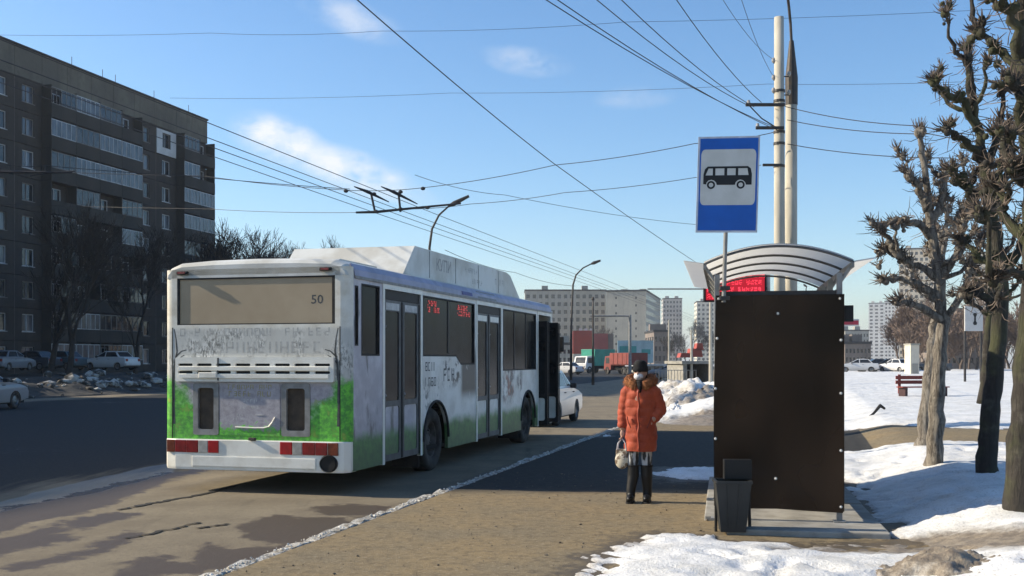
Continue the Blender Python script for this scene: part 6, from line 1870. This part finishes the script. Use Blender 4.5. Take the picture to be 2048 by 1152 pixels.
# ------------------------------------------------------------------ street lamps, gantry, railing
def lamp(label, Y, pole_px, pts, head, rad=.075, base=-.1):
    b = P(pole_px, 700, Y); o = thing('street_lamp', label, 'street lamp', (b.x, Y, base), 0)
    L = lambda q: P(q[0], q[1], Y) - o.location
    MB().tube([(0, 0, 0)] + [L(q) for q in pts], [rad * 1.5] + [rad * (1 - .5 * i / len(pts)) for i in range(len(pts))], 8).build('pole', M['dark_steel'], o, smooth=True)
    a, b_ = L(head[0]), L(head[1])
    MB().tube([a, a.lerp(b_, .3), b_], [rad * .8, rad * 1.7, rad * 1.0], 8).build('lamp_head', M['dark_steel'], o)
    return o
lamp('curved street lamp rising behind the bus roof by the wire hangers', 42, 858, [(858, 600), (859, 495), (864, 458), (878, 430), (898, 412)], [(896, 413), (938, 392)], .055)
lamp('curved street lamp down the street in front of the grey block', 92, 1142, [(1143, 640), (1146, 570), (1152, 550), (1166, 536), (1184, 527)], [(1182, 528), (1201, 521)], .085)
lamp('dark street lamp seen past the far end of the shelter roof', 160, 1612, [(1613, 610), (1613, 590), (1612, 578), (1614, 572)], [(1613, 573), (1607, 569)], .10)
lamp('plain dark lamp pole next to the bus front door', 75, 1186, [(1186, 690), (1186, 620), (1186, 600)], [(1186, 601), (1186, 594)], .07)
def gantry(label, Y, xs_, ybar, rad, bar, mat, name='sign_gantry'):
    b = P(xs_[0], 700, Y); o = thing(name, label, 'gantry', (b.x, Y, -.15), 0)
    L = lambda px, py: P(px, py, Y) - o.location
    for x in xs_:
        t = L(x, ybar - 2); MB().tube([(t.x, 0, 0), t], [rad * 1.2, rad], 10).build('post', mat, o)
    MB().tube([L(bar[0], ybar), L(bar[1], ybar)], rad * .55, 8).build('cross_bar', mat, o)
    return o
gantry('pale metal gantry across the street in front of the teal billboard', 88, (1260,), 632, .11, (1180, 1258), M['grey_paint'])
gantry('long thin mast arm reaching to the arrivals display', 60, (1422,), 578, .07, (1295, 1420), M['grey_paint'])
for (px, Y, y0, lab) in ((1338, 80, 640, 'thin pale post behind the railing'), (1383, 70, 660, 'thin grey post over the market awnings'), (1421, 52, 600, 'pale lamp post hard against the shelter edge')):
    b = P(px, 700, Y); o = MB().tube([(0, 0, 0), (0, 0, P(px, y0, Y).z + .15)], [.09, .06], 8).build('post', M['pole_concrete']); o.location = (b.x, Y, -.15); tag(o, lab, 'post')
rl = thing('railing', 'grey metal railing between the road and the snow bank', 'railing', (G(1312, 771, 0).x, G(1312, 771, 0).y, 0), .1)
for i in range(14): MB().box(i * .20 - .015, i * .20 + .015, -.015, .015, 0, .95).build('baluster', M['grey_paint'], rl)
for z in (.12, .95): MB().box(-.03, 13 * .20 + .03, -.02, .02, z, z + .04).build('rail', M['grey_paint'], rl)
k = 60 / F
pb = thing('park_bench', 'dark red park bench standing in the open snow field', 'bench', tuple(GT(1846, 798)), .2)
for z in (.42,): 
    for i in range(3): MB().bbox(-.95, .95, -.22 + i * .15, -.09 + i * .15, z, z + .04, .006).build('plank', M['tip_red'], pb)
for i in range(2): MB().bbox(-.95, .95, .24, .27, .55 + i * .17, .68 + i * .17, .006).build('plank', M['tip_red'], pb)
for x in (-.8, .8):
    MB().box(x - .05, x + .05, -.22, .23, 0, .418).build('leg', mk('bench_iron', (.05, .02, .02), None, 5, .6), pb); MB().box(x - .05, x + .05, .235, .275, .2, .9).build('back_post', M['tip_red'], pb)
# a fallen branch in the snow
fb = P(0, 0, 1); a = GT(1735, 842); bq = GT(1772, 828)
o = MB().tube([(0, 0, .03), (.25, .3, .12), (.55, .7, .30), (.68, .75, .22)], [.02, .03, .045, .03], 7).build('fallen_branch', M['bark_street']); o.location = (a.x, a.y, a.z + .05); tag(o, 'dark fallen branch poking out of the snow by the path', 'branch')
# park trees far behind the limes
T3 = [bare_tree_meshes(s, 9, 1.0, 5, 'bark_brown', 'twig_brown', .16, .03) for s in (31, 32)]
rnd = random.Random(77)
for i in range(20):
    Y = rnd.uniform(125, 175); px = 1800 + i * 17 + rnd.uniform(-5, 5)
    place_tree(T3[i % 2], 'brown bare park tree beyond the snow field', ((px - CX) / F * Y, Y, 0), rnd.uniform(0, 6), rnd.uniform(.75, 1.1), 'bare park trees beyond the snow field')
for i, (px, Y, s) in enumerate(((1384, 420, 1.5), (1352, 420, 1.0), (1372, 300, .8), (1422, 280, .8), (1335, 240, .6), (1172, 330, 1.0), (1160, 300, .9), (1215, 300, .9))):
    place_tree(T1[i % 3], ('tall dark bare tree in front of the pale far towers', 'dark bare tree beside the far beige gable', 'low bare tree above the red market awnings', 'bare tree at the edge of the shelter panel by the awnings', 'bare tree next to the low brown building by the billboard', 'bare tree over the roof of the red market hall', 'bare tree behind the curved lamp down the street', 'bare tree before the blank beige gable wall')[i], ((px - CX) / F * Y, Y, -.2), i * 1.3, s, 'bare trees far down the street')

# ------------------------------------------------------------------ overhead wires
def wire(label, pts, r=.011, group='overhead wires', sag=0.0, name='overhead_wire'):
    q = []
    for a, b_ in zip(pts, pts[1:]):
        a, b_ = Vector(a), Vector(b_)
        for i in range(8):
            t = i / 8
            q.append(a.lerp(b_, t) - Vector((0, 0, 4 * sag * t * (1 - t))))
    q.append(Vector(pts[-1]))
    o = MB().tube(q, r, 5).build(name, M['wire'])
    return tag(o, label, 'wire', group)
for i, (v, z) in enumerate(((-10.05, 4.15), (-10.65, 4.12), (-11.6, 4.15), (-10.85, 4.05))):
    wire(('contact wire over the lanes closest to the bus', 'second contact wire over the lanes from the bus', 'contact wire over the lanes furthest from the bus', 'third contact wire over the lanes from the bus')[i], [U(8, v, CAMZ + z), U(29.5, v, CAMZ + z - .05), U(60, v, CAMZ + z), U(150, v - .5, CAMZ + z)], .0085, 'trolleybus contact wires')
wire('single cable running along the street high above the bus', [P(560, -170, 14), P(715, 0, 17), P(1105, 325, 28), P(1400, 530, 50)], .011, sag=.05)
pa = lambda py, dx=0: P(1558 + dx, py, PY)
tops = (((1085, -5), 258, 0, 15), ((1108, -5), 262, 0, 15), ((1188, -5), 212, -60, 16), ((1238, -5), 214, -50, 16), ((1350, -5), 205, -35, 17), ((1440, -10), 118, -13, 18), ((1480, -10), 150, -13, 18))
cab_l = ('lower of the twin cables meeting the slim pole at its lower cross arm', 'upper of the twin cables meeting the slim pole at its lower cross arm', 'cable from the tip of the upper cross arm of the slim pole', 'cable from the middle of the upper cross arm of the slim pole', 'cable ending just above the upper cross arm of the slim pole', 'thin cable from the highest insulator of the slim pole', 'thin cable from the second highest insulator of the slim pole')
for ci_, (tp_, py, dx, yy) in enumerate(tops):
    e = pa(py, dx); s_ = P(tp_[0], tp_[1], yy); far = s_ + (s_ - e) * .9
    wire(cab_l[ci_], [e, s_, far], .008 if py > 160 else .005, 'cables from the slim pole', .12)
H_ = P(760, 383, 29)
wire('span wire from the slim pole to the hanger over the lanes', [pa(262), P(1390, 287, 25), P(1110, 330, 27), P(850, 375, 29), P(690, 380, 30), P(410, 352, 33), P(-200, 330, 38)], .009, 'span wires', .05)
wire('lower span wire carrying the contact wire hangers', [pa(330, -36), P(1390, 355, 25.5), P(1130, 385, 27), P(940, 408, 28.5), P(800, 418, 29), P(715, 425, 29), P(420, 418, 32), P(-200, 400, 38)], .008, 'span wires', .04)
wire('thin cable crossing high over the street', [P(-150, 66, 45), P(420, 66, 42), P(760, 62, 40), P(1250, 44, 38), P(2200, 6, 36)], .007, 'thin far cables', .1)
wire('thin cable crossing at half height over the street', [P(340, 196, 48), P(900, 186, 45), P(1535, 168, 40), P(2100, 155, 40)], .007, 'thin far cables', .1)
for ci_, (a, b_) in enumerate((((1570, 213), (1840, 252)), ((1575, 240), (1860, 268)), ((1575, 288), (1900, 316)))):
    wire(('highest', 'middle', 'lowest')[ci_] + ' of three cables from the concrete poles into the lime trees', [P(a[0], a[1], PY), P(b_[0], b_[1], 21), P(b_[0] + 320, b_[1] + 30, 18)], .009, 'cables into the trees', .08)
wire('thin cable descending behind the hanger to the far lamp', [P(830, 350, 60), P(1010, 390, 70), P(1400, 450, 80)], .016, 'thin far cables', .2)
wire('thin cable between the far lamps', [P(890, 560 - 60, 60), P(1030, 545, 80), P(1150, 572, 92)], .016, 'thin far cables', .2)
# hangers: a bar, two droppers and insulators
hg = thing('wire_hanger', 'black double hanger carrying the trolleybus contact wires over the lanes', 'hanger', P(775, 420, 29), 0)
L = lambda px, py: P(px, py, 29) - hg.location
MB().tube([L(712, 425), L(752, 424), L(800, 419), L(870, 412), L(922, 407)], [.03, .04, .035, .03, .025], 6).build('bar', M['wire'], hg)
for (x0, x1) in ((742, 750), (797, 801)): MB().tube([L(x0, 386), L(x1, 424)], .03, 6).build('dropper', M['wire'], hg)
for (a, b_) in (((708, 373), (778, 404)), ((762, 373), (835, 408))): MB().tube([L(*a), L((a[0] + b_[0]) / 2 - 8, (a[1] + b_[1]) / 2 - 5), L(*b_)], [.014, .05, .014], 6).build('clamp_arm', M['wire'], hg)
for (x, y) in ((692, 382), (846, 377), (855, 415), (748, 388), (801, 384), (752, 423), (801, 418)): MB().ell(L(x, y), (.065, .05, .05), 8, 6).build('insulator', M['wire'], hg)
hg2 = thing('wire_hanger', 'black hanger bar over the lanes in front of the apartment block', 'hanger', P(70, 344, 26), 0)
L2 = lambda px, py: P(px, py, 26) - hg2.location
MB().tube([L2(-60, 343), L2(40, 344), L2(145, 345)], [.03, .035, .02], 6).build('bar', M['wire'], hg2); MB().tube([L2(60, 352), L2(100, 346), L2(150, 342)], .018, 6).build('clamp_arm', M['wire'], hg2)
for x in (20, 90): MB().tube([L2(x, 344), L2(x, 330)], .016, 6).build('dropper', M['wire'], hg2)
wire('span wire carrying the hanger in front of the apartment block', [P(-300, 340, 26), P(20, 331, 26), P(90, 331, 26), P(380, 352, 27), P(700, 378, 29)], .009, 'span wires', .02)

# ------------------------------------------------------------------ thin winter haze over the far buildings
hz = bpy.data.materials.new('haze_air'); hz.use_nodes = True
hz.node_tree.nodes.remove(hz.node_tree.nodes['Principled BSDF'])
pv = hz.node_tree.nodes.new('ShaderNodeVolumePrincipled')
pv.inputs['Color'].default_value = (.92, .95, 1.0, 1); pv.inputs['Density'].default_value = 0.00028; pv.inputs['Anisotropy'].default_value = 0.2
hz.node_tree.links.new(pv.outputs[0], hz.node_tree.nodes['Material Output'].inputs['Volume'])
tag(MB().box(-2700, 2700, -400, 3900, -1.5, 72).build('haze', hz), kind='stuff')
